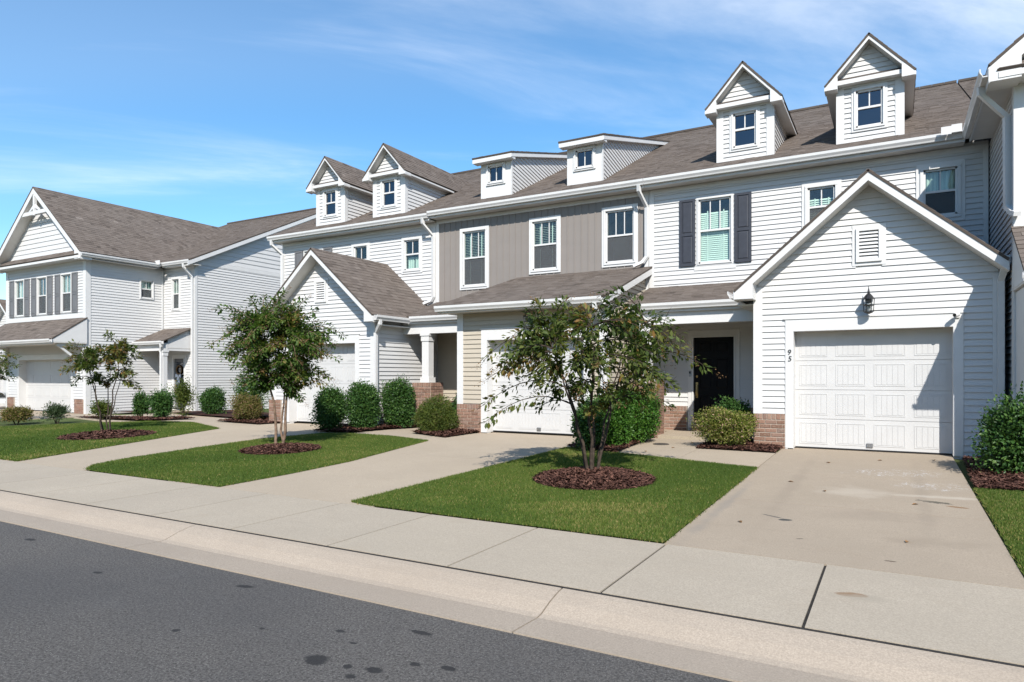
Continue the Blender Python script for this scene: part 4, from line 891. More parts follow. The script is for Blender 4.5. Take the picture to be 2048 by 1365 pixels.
# ---- grey and beige townhouse
Ym = 15.9
def house_mid():
    r = thing('townhouse', 'townhouse with grey board upper storey and beige siding around its garage', 'house', (-8.4, Ym, 0), 'townhouses along the street'); F = front(0, Ym)
    main_body(r, -11.6, -5.21, Ym)
    WS = [(-10.66, -9.90, 3.86, 5.40), (-8.42, -7.69, 4.14, 5.43), (-6.33, -5.59, 4.16, 5.46)]; D = (-9.45, -8.53, .19, 2.22)
    D = (-9.72, -8.8, .19, 2.22)
    w_ = wall(r, F, [(-11.6, -.2), (-5.21, -.2), (-5.21, 5.9), (-11.6, 5.9)], WS + [(D[0], D[1], .1, D[3])], 'wallcore', 'front_wall')
    boards(w_, F, [(-11.5, 3.3), (-5.32, 3.3), (-5.32, 5.74), (-11.5, 5.74)], [(a - .05, b + .05, c - .05, d + .05) for a, b, c, d in WS], 'grey')
    for i, W in enumerate(WS): window(r, F, *W, .105, 3, 'screen', 'slats' if i < 2 else None, tilt=.12 if i < 2 else .6, blind_v=(0, 1))
    for a, b in ((-11.6, -11.5), (-5.32, -5.215)): MB().fbox(F, a, b, 3.3, 5.73, -.001, .03).build('corner_board', 'trim' , r)
    siding(w_, F, [(-11.55, .6), (-9.06, .6), (-9.06, 2.66), (-11.55, 2.66)], [(D[0] - .1, D[1] + .1, -1, D[3] + .1)], 'cream')
    panel_door(r, F, *D, 'shutter_grey')
    porch(r, -11.58, -9.06, Ym, .02, -10.81, 1.14, gx=(-11.2, -9.3))
    pier(r, -11.55, -9.86, Ym - .07, Ym - .002, 0, .6, 'f', 'brick_base')
    # garage under a half-hipped lean-to roof
    Yg = 13.3; xl, xr = -9.05, -5.30; d0, d1 = -8.24, -5.80; Fg = front(0, Yg)
    g = wall(r, Fg, [(xl, -.2), (xr, -.2), (xr, 2.95), (xl, 2.95)], [(d0 - .006, d1 + .006, -.3, 2.156)], 'wallcore', 'garage_wall', .15)
    siding(g, Fg, [(xl + .1, .02), (xr - .06, .02), (xr - .06, 2.78), (xl + .1, 2.78)], [(d0 - .12, d1 + .12, -1, 2.33), (xl - .1, -8.42, -1, .6)], 'cream', v0=.02)
    m = MB(); tw = .16
    m.fbox(Fg, d0 - tw, d0, 0, 2.15, -.001, .034); m.fbox(Fg, d1, d1 + tw, 0, 2.15, -.001, .034); m.fbox(Fg, d0 - tw, d1 + tw, 2.15, 2.40, -.001, .034); m.fbox(Fg, d0 - tw - .03, d1 + tw + .03, 2.40, 2.42, -.001, .05)
    m.fbox(Fg, d0 - .012, d0, 0, 2.15, -.32, -.002); m.fbox(Fg, d1, d1 + .012, 0, 2.15, -.32, -.002); m.fbox(Fg, d0 - .012, d1 + .012, 2.15, 2.162, -.32, -.002)
    m.build('garage_door_casing', 'trim', r); garage_door(r, front(0, Yg + .25), d0, d1, .02, 2.15)
    MB().box(d0 - .1, d1 + .1, Yg + .36, Yg + .9, 0, 2.25).build('garage_interior', 'room', r)
    corner_board(r, xl, Yg, .65, 2.82, .14, -1); corner_board(r, xr, Yg, -.05, 2.82, .12, 1)
    pier(r, xl - .03, -8.40, Yg - .04, Yg + .12, -.06, .65, 'f', 'brick_base')
    lantern(r, Fg, -7.1, 2.62)
    Fs = rside(xr, Yg); sl = (3.98 - 2.97) / (15.9 - 12.85); top = lambda y: 2.97 + sl * (y - 12.85) - .06
    sw = wall(r, Fs, [(.15, -.2), (2.6, -.2), (2.6, top(15.9)), (.15, top(13.45))], [], 'wallcore', 'garage_side_wall', .14)
    siding(sw, Fs, [(.09, .0), (2.58, .0), (2.58, top(15.88) - .03), (.09, top(13.39) - .03)], [], 'cream')
    MB().box(xl, xl + .14, Yg + .15, Ym, -.2, 2.9).build('garage_side_wall', 'wallcore', r)
    roof(r, [(-9.4, 12.85, 2.97), (-5.12, 12.85, 2.97), (-5.12, Ym - .003, 3.98), (-8.9, Ym - .003, 3.98)], 'garage_roof')
    roof(r, [(-9.4, Ym - .003, 2.97), (-9.4, 12.85, 2.97), (-8.9, Ym - .003, 3.98)], 'garage_roof')
    MB().box(-9.38, -5.14, 12.92, Yg - .002, 2.80, 2.825).build('soffit', 'soffit', r); MB().box(-9.38, -5.14, 12.885, 12.918, 2.79, 2.94).build('fascia', 'trim', r)
    MB().box(-9.38, -9.06, Yg, Ym - 1.72, 2.80, 2.825).build('eave_soffit', 'soffit', r)
    gutter(r, (-9.4, 12.884, 2.955), (-5.2, 12.884, 2.955), (0, -1, 0))
    MB().prism([Vector((-5.148, y, z)) for y, z in ((12.87, 2.94), (Ym - .01, 3.94), (Ym - .01, 3.80), (12.87, 2.80))], (.03, 0, 0)).build('rake_board', 'trim', r)
    MB().prism([Vector((-5.298, y, z)) for y, z in ((12.9, 2.84), (Ym - .01, 3.835), (Ym - .01, 3.80), (12.9, 2.805))], (.149, 0, 0)).build('rake_soffit', 'soffit', r)
    for c in (-9.66, -6.98): shed_dormer(r, c, Ym)
    downspout(r, [(-5.33, Ym - .42, 5.9), (-5.33, Ym - .40, 5.75), (-5.24, Ym - .09, 5.42), (-5.24, Ym - .09, 4.22), (-5.32, Ym - .16, 4.08), (-5.52, Ym - .2, 4.0)], (.3, 1, 0))
    downspout(r, [(-5.36, 12.83, 2.83), (-5.36, 12.85, 2.7), (-5.36, 13.22, 2.48), (-5.36, 13.22, .02)])
    return r
house_mid()
# ---- left end house of the row
def house_left():
    r = thing('townhouse', 'pale townhouse at the row end with a gable garage behind the dense tree', 'house', (-14.8, Ym, 0), 'townhouses along the street'); F = front(0, Ym)
    main_body(r, -18.0, -11.61, Ym, -.05, lo=.3, gut=(-18.25, -11.61))
    WS = [(-16.95, -16.15, 3.95, 5.42), (-14.78, -14.24, 4.48, 5.37), (-12.77, -12.21, 4.48, 5.37)]
    w_ = wall(r, F, [(-18.0, -.2), (-11.61, -.2), (-11.61, 5.85), (-18., 5.85)], WS, 'wallcore', 'front_wall')
    siding(w_, F, [(-17.9, 3.0), (-11.73, 3.0), (-11.73, 5.7), (-17.9, 5.7)], [(a - .07, b + .07, c, d) for a, b, c, d in WS], 'white')
    window(r, F, *WS[0], .055, 3, 'none', 'slats', tilt=.9); window(r, F, *WS[1], .11, 2, 'screen', None); window(r, F, *WS[2], .11, 2, 'none', 'drape', blind_v=(0, .45))
    shutter(r, F, -17.39, -17.02, 3.92, 5.46, 'shutter_grey'); shutter(r, F, -16.08, -15.71, 3.92, 5.46, 'shutter_grey')
    for a, b in ((-18.0, -17.9), (-11.73, -11.615)): MB().fbox(F, a, b, 2.9, 5.68, -.001, .03).build('corner_board', 'trim', r)
    for c in (-15.92, -13.48): gable_dormer(r, c, Ym, -.05)
    xl, xr = -15.33, -11.58
    gable_garage(r, xl, xr, 13.2, Ym, .03, -14.67, -12.23, 2.18, apex=4.72, k=.87, hl=2.17, hr=2.15, brick=None, sides='r')
    pier(r, xl - .12, xl + .36, 13.14, 13.32, -.08, .64, 'f', 'brick_base')
    gutter(r, (-13.455 + 2.155, 12.84, 2.845), (-13.455 + 2.155, Ym - 1.72, 2.845), (1, 0, 0))
    downspout(r, [(-11.24, 13.0, 2.73), (-11.24, 13.0, 2.62), (-11.48, 13.12, 2.42), (-11.50, 13.14, .03)], (0, 1, 0))
    siding(w_, F, [(-17.9, .2), (-15.35, .2), (-15.35, 2.9), (-17.9, 2.9)], [], 'white', joined=True)
    MB().box(-18.0, -17.86, Ym + .15, Ym + 15, -.2, 5.9).build('end_wall', 'white', r)
    downspout(r, [(-18.1, Ym - .42, 5.85), (-18.1, Ym - .4, 5.7), (-17.95, Ym - .09, 5.4), (-17.95, Ym - .09, .05)])
    downspout(r, [(-11.80, Ym - .42, 5.85), (-11.80, Ym - .40, 5.7), (-11.66, Ym - .085, 5.38), (-11.66, Ym - .085, 3.62), (-11.72, Ym - .12, 3.5), (-11.95, Ym - .16, 3.42)], (.3, 1, 0))
    return r
house_left()

# ---- end house with forward wing under a steep gable (built twice: far left, and at the right edge)
def house_end(X0, Ym, dz, label, right):
    r = thing('townhouse', label, 'house', (X0 + 4, Ym, dz), 'townhouses along the street'); x = lambda v: X0 + v; y = lambda v: Ym + v; z = lambda v: v + dz
    main_body(r, x(0), x(8.03), Ym, dz, ro=.3, gut=(x(6.45), x(8.3)))
    yf = y(-3.1); F = front(X0, yf); c = 3.0; ap = 8.87; k = .84; h = 3.38
    WN = [] if right else [(.75, 1.45, z(3.88), z(5.33)), (2.52, 3.22, z(3.88), z(5.33)), (4.32, 5.02, z(3.88), z(5.33))]
    G = (1.05, 5.0, z(0), z(2.06))
    wf = wall(r, F, [(0, z(-.2)), (6.0, z(-.2)), (6.0, z(6.25)), (3, z(ap - .1)), (0, z(6.25))], WN + [(G[0] - .006, G[1] + .006, z(-.3), G[3] + .006)], 'wallcore', 'front_wall')
    if not right:
        siding(wf, F, [(.15, z(3.3)), (5.85, z(3.3)), (5.85, z(5.75)), (.15, z(5.75))], [(a - .04, b + .04, c_, d) for a, b, c_, d in WN], 'white')
        siding(wf, F, [(.15, z(.0)), (5.85, z(.0)), (5.85, z(2.7)), (.15, z(2.7))], [(G[0] - .1, G[1] + .1, -1, G[3] + .2), (5.2, 6.1, -1, z(.5)), (0, .7, -1, z(.5))], 'white')
        for i, W in enumerate(WN):
            window(r, F, *W, .05, 2, 'screen', ('drape', None, 'slats')[i], tilt=.7)
            for a, b in ((W[0] - .45, W[0] - .07), (W[1] + .07, W[1] + .45)): shutter(r, F, a, b, z(3.84), z(5.37), 'shutter_grey')
        m = MB(); m.fbox(F, G[0] - .14, G[0], z(0), G[3], 0, .034); m.fbox(F, G[1], G[1] + .14, z(0), G[3], 0, .034); m.fbox(F, G[0] - .14, G[1] + .14, G[3], G[3] + .2, 0, .034)
        m.fbox(F, G[0] - .012, G[0], z(0), G[3], -.3, -.002); m.fbox(F, G[1], G[1] + .012, z(0), G[3], -.3, -.002); m.fbox(F, G[0], G[1], G[3], G[3] + .012, -.3, -.002); m.build('garage_door_casing', 'trim', r)
        garage_door(r, front(X0, yf + .25), G[0], G[1], z(0), G[3], 4, 6)
        pier(r, x(5.28), x(5.90), yf - .05, yf + .1, z(-.1), z(.52), 'f', 'brick_base'); pier(r, x(.12), x(.66), yf - .05, yf + .1, z(-.1), z(.52), 'f', 'brick_base')
        siding(wf, F, [(.1, z(6.2)), (5.9, z(6.2)), (3.0, z(ap - .15))], [], 'white', .19, .022)
    MB().box(x(.9), x(5.1), yf + .32, yf + .8, z(0), z(2.2)).build('garage_interior', 'room', r)
    for sx, sg in ((0, -1), (6.0, 1)): corner_board(r, x(sx), yf, z(-.1), z(5.8), .16, sg)
    MB().fbox(F, .1, 5.9, z(5.72), z(5.86), 0, .03).build('frieze_board', 'trim', r)
    MB().fbox(F, .16, 5.84, z(3.62), z(3.80), 0, .034).build('sill_band', 'trim', r)
    # side walls of the wing
    FL = lside(x(0), yf); FR_ = rside(x(6.0), yf); Wr = (2.10, 2.60, z(4.57), z(5.28))
    wl = wall(r, FL, [(.15, z(-.2)), (3.1, z(-.2)), (3.1, z(5.9)), (.15, z(5.9))], [], 'wallcore', 'wing_side_wall')
    if right: siding(wl, FL, [(.13, z(-.05)), (3.08, z(-.05)), (3.08, z(5.8)), (.13, z(5.8))], [], 'white')
    wr = wall(r, FR_, [(.15, z(-.2)), (3.1, z(-.2)), (3.1, z(5.9)), (.15, z(5.9))], [] if right else [Wr], 'wallcore', 'wing_side_wall')
    if not right:
        siding(wr, FR_, [(.13, z(-.05)), (3.08, z(-.05)), (3.08, z(5.8)), (.13, z(5.8))], [(Wr[0] - .04, Wr[1] + .04, Wr[2], Wr[3])], 'white')
        window(r, FR_, *Wr, .06, 2, 'screen', 'slats', tilt=.8)
        MB().fbox(FR_, 2.98, 3.06, z(0), z(5.8), .0, .03).build('corner_board', 'trim', r)
    # steep gable roof
    gable_roof_pair(r, x(c), h, h, yf - .42, y(-.3), yroof(z(ap), Ym, dz) + .1, z(ap), k, 'wing_roof')
    gable_trim(r, x(c), h, h, yf, .42, z(ap), k, x(0), x(6.0), .24)
    for sx, e, sg in ((0, c - h, -1), (6.0, c + h, 1)):
        a, b = sorted((x(sx), x(e))); MB().box(a, b, yf + .003, y(-.46), z(5.80), z(5.825)).build('eave_soffit', 'soffit', r)
        q = x(e) - sg * .03; MB().box(min(q, q + sg * .03), max(q, q + sg * .03), yf - .3, y(-.46), z(5.79), z(5.95)).build('eave_fascia', 'trim', r)
        gutter(r, (x(e), yf - .40, z(5.985)), (x(e), y(-.44), z(5.985)), (sg, 0, 0))
    # shingled return at the gable foot
    roof(r, [(x(c - h + .1), yf - .44, z(5.93)), (x(c + h - .1), yf - .44, z(5.93)), (x(c + h - .55), yf - .003, z(6.22)), (x(c - h + .55), yf - .003, z(6.22))], 'gable_return')
    MB().box(x(c - h + .12), x(c + h - .12), yf - .425, yf - .01, z(5.80), z(5.885)).build('return_soffit', 'trim', r)
    if not right:
        t = MB(); F2 = front(X0, yf - .30); t.fbox(F2, c - .06, c + .06, z(7.75), z(8.6), 0, .09); t.build('king_post', 'trim', r)
        MB().fbox(F2, c - .95, c + .95, z(7.78), z(7.92), .01, .08).build('collar_tie', 'trim', r)
        for s_ in (-1, 1): MB().prism([F2(c + s_ * a, z(b), .02) for a, b in ((.06, 8.05), (.06, 8.18), (.42, 7.93), (.30, 7.93))], F2.N * .05).build('truss_brace', 'trim', r)
    # pent roof above the garage
    roof(r, [(x(-.06), yf - 1.26, z(2.76)), (x(6.1), yf - 1.26, z(2.76)), (x(6.1), yf - .003, z(3.62)), (x(-.06), yf - .003, z(3.62))], 'pent_roof', .145, single=False)
    MB().box(x(-.04), x(6.08), yf - 1.20, yf - .004, z(2.62), z(2.65)).build('pent_soffit', 'soffit', r)
    MB().box(x(-.04), x(6.08), yf - 1.23, yf - 1.202, z(2.58), z(2.74)).build('pent_fascia', 'trim', r)
    for q in (-.045, 6.055): MB().prism([Vector((x(q), yy, zz_)) for yy, zz_ in ((yf - 1.199, z(2.651)), (yf - 1.199, z(2.75)), (yf - .005, z(3.57)), (yf - .005, z(2.651)))], (.03, 0, 0)).build('pent_cheek', 'trim', r)
    gutter(r, (x(-.08), yf - 1.231, z(2.755)), (x(6.12), yf - 1.231, z(2.755)), (0, -1, 0))
    for q in (.02, 5.86):
        b = MB(); b.box(x(q), x(q + .12), yf - .10, yf - .035, z(1.75), z(2.61)); b.box(x(q), x(q + .12), yf - 1.0, yf - .101, z(2.50), z(2.61))
        b.prism([Vector((x(q + .02), yy, zz_)) for yy, zz_ in ((yf - .1, z(1.80)), (yf - .1, z(1.93)), (yf - .84, z(2.50)), (yf - .95, z(2.50)))], (.08, 0, 0)); b.build('bracket', 'trim', r)
    # recessed entrance bay and long side wall
    FB = front(X0, Ym); FS = rside(x(8.03), Ym)
    if not right:
        NW = (6.62, 7.06, z(4.15), z(5.38)); D = (6.72, 7.38, z(.12), z(2.12))
        wb = wall(r, FB, [(6.0, z(-.2)), (8.03, z(-.2)), (8.03, z(5.9)), (6.0, z(5.9))], [NW, (D[0], D[1], z(.05), D[3])], 'wallcore', 'entry_wall')
        siding(wb, FB, [(6.06, z(-.05)), (7.9, z(-.05)), (7.9, z(5.72)), (6.06, z(5.72))], [(NW[0] - .06, NW[1] + .06, NW[2], NW[3]), (D[0] - .1, D[1] + .1, -1, D[3] + .1)], 'white')
        window(r, FB, *NW, .085, 2, 'screen', 'slats', tilt=.7)
        d = panel_door(r, FB, *D, 'shutter_grey', glazed=True); MB().fbox(FB, D[0] + .1, D[1] - .1, z(.95), z(1.98), -.02, -.012).build('door_glass', 'glass_dark', d)
        wr_ = MB(); R_ = .17; n = 16
        wr_.tube([FB((D[0] + D[1]) / 2 + R_ * math.cos(6.2832 * i / n), z(1.66) + R_ * math.sin(6.2832 * i / n), .02) for i in range(n + 1)], .028, 6)
        wreath = wr_.build('wreath', 'seed', d)
        bow = MB(); u_ = (D[0] + D[1]) / 2
        for s_ in (-1, 1):
            bow.prism([FB(u_, z(1.42), .05), FB(u_ + s_ * .16, z(1.50), .06), FB(u_ + s_ * .17, z(1.34), .06)], FB.N * .015); bow.prism([FB(u_, z(1.42), .05), FB(u_ + s_ * .04, z(1.42), .05), FB(u_ + s_ * .12, z(1.05), .06), FB(u_ + s_ * .02, z(1.10), .06)], FB.N * .012)
        bow.build('ribbon_bow', 'ribbon', d)
        ye = y(-1.3)
        roof(r, [(x(6.02), ye, z(2.78)), (x(7.95), ye, z(2.78)), (x(7.95), y(-.004), z(3.36)), (x(6.02), y(-.004), z(3.36))], 'porch_roof')
        MB().box(x(6.05), x(7.86), ye + .1, ye + .26, z(2.40), z(2.70)).build('porch_beam', 'trim', r); MB().box(x(6.05), x(7.86), ye + .27, y(-.035), z(2.5), z(2.53)).build('porch_ceiling', 'soffit', r)
        MB().prism([Vector((x(7.80), yy, zz_)) for yy, zz_ in ((ye + .27, z(2.40)), (ye + .27, z(2.86)), (y(-.036), z(3.28)), (y(-.036), z(2.40)))], (.05, 0, 0)).build('porch_cheek', 'trim', r)
        gutter(r, (x(6.06), ye + .02, z(2.77)), (x(7.96), ye + .02, z(2.77)), (0, -1, 0))
        column(r, x(7.74), ye + .18, z(.02), z(2.40), .17)
        MB().box(x(6.03), x(8.0), ye + .05, y(0), z(-.3), z(.02)).build('porch_slab', 'drive', r)
        downspout(r, [(x(7.86), ye - .04, z(2.66)), (x(7.86), ye - .02, z(2.54)), (x(7.76), ye + .05, z(2.36)), (x(7.74), ye + .05, z(.05))])
        yr = 7.75; zr = 9.96
        ws = wall(r, FS, [(.0, z(-.2)), (15.5, z(-.2)), (15.5, z(5.95)), (yr, z(zr - .1)), (0., z(6.1))], [], 'wallcore', 'end_wall')
        siding(ws, FS, [(.1, z(-.05)), (9.5, z(-.05)), (9.5, z(5.92)), (.1, z(5.92))], [], 'white'); 
        siding(ws, FS, [(.05, z(6.09)), (9.5, z(6.09)), (9.5, z(8.8)), (7.75, z(9.78)), (.05, z(6.15))], [], 'white', .19, .022)
        MB().fbox(FS, .0, 9.5, z(5.925), z(6.085), .0, .03).build('band_board', 'trim', r); MB().fbox(FS, 0, .1, z(-.05), z(5.92), 0, .034).build('corner_board', 'trim', r); MB().fbox(FB, 7.9, 8.06, z(-.05), z(5.72), 0, .03).build('corner_board', 'trim', r)
        MB().prism([FS(a, z(b), .27) for a, b in ((-.5, 5.94), (yr, 9.91), (yr, 9.75), (-.5, 5.78))], FS.N * .028).build('rake_board', 'trim', r)
        MB().prism([FS(a, z(b), .003) for a, b in ((-.46, 5.80), (yr, 9.75), (yr, 9.73), (-.46, 5.78))], FS.N * .265).build('rake_soffit', 'soffit', r)
        downspout(r, [(x(7.9), y(-.42), z(5.9)), (x(7.9), y(-.4), z(5.75)), (x(7.98), y(-.085), z(5.4)), (x(7.98), y(-.085), z(.0))])
        MB().box(x(6.30), x(6.65), y(-.60), y(-.592), z(5.93), z(6.1)).build('splash_guard', 'trim', r)
    else:
        MB().box(x(.0), x(.13), yf - .84, yf - .036, z(-.15), z(2.60)).build('garage_wing_wall', 'trim', r)
        MB().box(x(6.0), x(8.03), y(0), y(.14), z(-.2), z(5.9)).build('entry_wall', 'white', r); MB().box(x(7.9), x(8.03), y(.15), y(15), z(-.2), z(5.9)).build('end_wall', 'white', r)
        downspout(r, [(x(-.44), yf + .02, z(5.86)), (x(-.43), yf + .04, z(5.74)), (x(-.08), yf + .22, z(5.38)), (x(-.075), yf + .22, z(3.98)), (x(-.03), yf + .02, z(3.84)), (x(.0), yf - .16, z(3.78))], (1, .35, 0), .1)
    return r
house_end(-32.47, 17.1, -.1, 'white gable-fronted end house with six grey shutters and a truss in its gable', False)
house_end(1.62, 15.9, 0., 'white gable-fronted house rising beside the dark holly, its downspout ending on a pent roof', True)

# ---------------------------------------------------------------- plants
def unit(v): return v / np.maximum(np.linalg.norm(v, axis=-1, keepdims=True), 1e-9)
def leaf_arrays(P, D, Nn, L, W):
    D = unit(D); Sx = unit(np.cross(D, Nn)); Nn = np.cross(Sx, D); n = len(P)
    V = np.empty((n, 4, 3)); V[:, 0] = P; V[:, 1] = P + D * (L * .48)[:, None] + Sx * (W * .5)[:, None] + Nn * (W * .12)[:, None]
    V[:, 2] = P + D * L[:, None] - Nn * (L * .1)[:, None]; V[:, 3] = P + D * (L * .48)[:, None] - Sx * (W * .5)[:, None] + Nn * (W * .12)[:, None]
    b = np.arange(n)[:, None] * 4; T = np.concatenate([b + np.array([[0, 2, 1]]), b + np.array([[0, 3, 2]])], 1).reshape(-1, 3)
    return V.reshape(-1, 3), T
def shrub(name, label, x, y, w, h, mat, leaves=5000, L=.042, shape=2.4, z=None, stems=7, group=None, loose=.12, seed=1, up=.25, wide=.55, core=True):
    r = np.random.default_rng(seed); z0 = zgf(x, y) + .02 if z is None else z; leaves = int(leaves * (1.75 if leaves > 3000 else 1.5))
    t = thing(name, label, 'shrub', (x, y, z0), group or 'shrubs planted in the mulch beds'); c = np.array([x, y, z0 + h * .53])
    d = unit(r.normal(size=(leaves, 3))); lump = np.zeros(leaves)
    for k in range(16): lump += np.maximum(0, d @ unit(r.normal(size=3)) - .72) * r.uniform(-1.1, 1.3)
    se = (np.abs(d[:, 0]) ** shape + np.abs(d[:, 1]) ** shape + np.abs(d[:, 2]) ** shape) ** (-1 / shape)
    inn = np.where(r.random(leaves) < .38, r.uniform(.5, .86, leaves), 1.); sh = np.zeros(leaves)
    for k in range(26): sh = np.maximum(sh, np.clip((d @ unit(r.normal(size=3) + np.array([0, 0, .5])) - .975) / .025, 0, 1) * r.uniform(.08, .3))
    tw = 1 + sh * r.random(leaves) + np.where(r.random(leaves) < .04, r.uniform(.03, .2, leaves), 0); rad = tw * inn * se * (1 + lump) * (1 - loose * r.random(leaves) ** .7 * 2.2 + loose * .6 * r.normal(size=leaves) * .5)
    P = c + d * rad[:, None] * np.array([w / 2, w / 2, h * .5]); P[:, 2] = np.maximum(P[:, 2], z0 + .03 + .06 * r.random(leaves))
    D = d + r.normal(size=(leaves, 3)) * .7 + np.array([0, 0, up]); N_ = d + r.normal(size=(leaves, 3)) * .6 + np.array([0, 0, .4])
    Ls = L * r.uniform(.6, 1.25, leaves) * np.where(inn < 1, 1.7, 1.12); V, T = leaf_arrays(P, D, N_, Ls, Ls * wide)
    tag(npmesh('foliage', V, T, np.repeat(np.clip(r.normal(.5, .24, leaves), 0, 1), 2), mat, t), kind='stuff')
    m = MB()
    for k in range(stems):
        a = r.uniform(0, 6.28); e = r.uniform(.2, .85); q = Vector((x + math.cos(a) * .03, y + math.sin(a) * .03, z0 - .05))
        m.tube([q, q + Vector((math.cos(a) * w * .14 * e, math.sin(a) * w * .14 * e, h * .3)), q + Vector((math.cos(a) * w * .36 * e, math.sin(a) * w * .36 * e, h * r.uniform(.6, .9)))], [.011, .008, .003], 5)
    m.build('stem', 'bark', t); return t
def tree(label, x, y, stems, tips, mat, bark, leaf_n, L, seed, env, tip_fn=None, stem_r=.03, lean=.25, fork=(.8, 1.5), seeds=.5, group='young crepe trees in mulch rings', droop=.25, spray=.55, extra=()):
    """several stems from one root, branches bent out to tips spread through the crown, leaves in sprays along them"""
    r = np.random.default_rng(seed); z0 = zgf(x, y) + .05; t = thing('crepe_tree', label, 'tree', (x, y, z0), group); O = np.array([x, y, z0]); cz, rx, rz = env
    m = MB(); S_ = []
    for k in range(stems):
        a = 6.283 * k / stems + r.uniform(-.4, .4); b = O + np.array([math.cos(a), math.sin(a), 0]) * r.uniform(.06, .12); hh = r.uniform(.8, 1.0) * (cz + rz * .55); pts = []
        for i in range(9):
            q = i / 8; off = lean * rx * (q ** 1.35) * r.uniform(.92, 1.08); wob = r.normal(size=2) * .014
            pts.append(b + np.array([math.cos(a) * off + wob[0], math.sin(a) * off + wob[1], hh * q]))
        pts = np.array(pts); S_.append(pts); rr = stem_r * r.uniform(.75, 1.15); m.tube([Vector(p) for p in [pts[0] - [0, 0, .12]] + list(pts)], [rr * 1.25] + [rr * (1 - .8 * i / 8) for i in range(9)], 7)
    PT, DT, NT_, RT, sd = [], [], [], [], []
    T_ = []
    for k in range(tips):
        d = unit(r.normal(size=3)); d[2] *= .9; q = r.uniform(.45, 1.0) ** .5
        p = O + np.array([0, 0, cz]) + d * q * np.array([rx, rx, rz]) * (1 + .13 * math.sin(3 * math.atan2(d[1], d[0]) + seed) + .1 * r.normal())
        T_.append(p)
    T_ += [O + np.array(e) for e in extra]
    per = leaf_n // len(T_)
    for p in T_:
        best = None
        for pts in S_:
            for i in range(3, 9):
                s_ = pts[i]; v = p - s_; dist = np.linalg.norm(v)
                if v[2] < -.35: dist += .8
                cost = dist + .12 * abs(v[2] - .4 * dist)
                if s_[2] - z0 < fork[0]: cost += 1.
                if best is None or cost < best[0]: best = (cost, s_, i)
        s_ = best[1]; v = p - s_; dist = np.linalg.norm(v); side = np.array([v[0], v[1], 0]); mid = s_ + v * .45 + np.array([0, 0, .28 * dist]) + r.normal(size=3) * .05 * dist
        C = []
        for i in range(8):
            q = i / 7; C.append((1 - q) ** 2 * s_ + 2 * q * (1 - q) * mid + q * q * (p - np.array([0, 0, droop * dist * .25])))
        C = np.array(C); m.tube([Vector(c) for c in C], [max(.0035, .011 * (1 - .75 * i / 7)) * min(1.2, .6 + dist) for i in range(8)], 4)
        for _ in range(3):
            i_ = r.integers(2, 7); e_ = C[i_] + unit(r.normal(size=3) + unit(v)) * r.uniform(.1, .22); m.tube([Vector(C[i_]), Vector((C[i_] + e_) / 2 + np.array([0, 0, .015])), Vector(e_)], [.0035, .003, .002], 3)
        nl = max(6, int(per * r.uniform(.6, 1.4))); q = 1 - spray * r.random(nl) ** .9 * min(1, .75 / max(dist, .3) + .35); q = np.clip(q, .12, 1)
        idx = np.clip((q * 7).astype(int), 0, 6); f = (q * 7 - idx)[:, None]; B = C[idx] * (1 - f) + C[idx + 1] * f; tang = unit(C[idx + 1] - C[idx])
        rnd = unit(np.cross(tang, r.normal(size=(nl, 3)))); sub = rnd * r.uniform(0, .14, nl)[:, None] * (.4 + .6 * (1 - q))[:, None]
        PT.append(B + sub + r.normal(size=(nl, 3)) * .012); DT.append(rnd * .85 + tang * .65 + np.array([0, 0, -.22])); NT_.append(r.normal(size=(nl, 3)) * .45 + np.array([0, 0, 1.])); tone_ = r.normal(.5, .22); RT.append(np.clip(tone_ + r.normal(0, .16, nl) + .0 * q, 0, 1))
        if r.random() < seeds:
            k2 = 26; e = C[-1]; dirv = unit(C[-1] - C[-3]); sd.append(e + dirv * r.uniform(-.02, .16, (k2, 1)) + r.normal(size=(k2, 3)) * .026)
    m.build('trunk', bark, t, True)
    P = np.concatenate(PT); n = len(P); Ls = L * r.uniform(.5, 1.35, n); V, T = leaf_arrays(P, np.concatenate(DT), np.concatenate(NT_), Ls, Ls * .5)
    tag(npmesh('crown', V, T, np.repeat(np.concatenate(RT), 2), mat, t), kind='stuff')
    if sd:
        P = np.concatenate(sd); n = len(P); Ls = np.full(n, .02); V, T = leaf_arrays(P, r.normal(size=(n, 3)), r.normal(size=(n, 3)), Ls, Ls * .8)
        tag(npmesh('seed_heads', V, T, None, 'seed', t), kind='stuff')
    return t
cr, sr = math.cos(CAM_A), math.sin(CAM_A)
def E_(a, b, z): return (a * cr - b * sr, a * sr + b * cr, z)     # a metres to the right, b metres away
tree('airy wide-spreading tree with black stems on the clipped lawn before the beige garage', -3.74, 8.85, 6, 104, 'leaf_dark', 'bark', 8600, .088, 4, (1.66, 1.32, .84), stem_r=.026, lean=.46, fork=(.55, 1.2), seeds=.6, droop=.5, spray=.75,
     extra=[E_(-1.65, .1, 1.05), E_(-1.55, .2, .85), E_(-1.5, -.2, 1.45), E_(-1.55, .1, 1.72), E_(1.75, .1, 1.6), E_(1.3, .2, 1.25), E_(1.1, 0, 2.2), E_(.15, 0, 2.62), E_(-.35, .1, 2.55), E_(-.8, 0, 2.5), E_(.45, .1, 2.3), E_(1.35, -.1, 1.75), E_(1.2, .3, 1.0)])
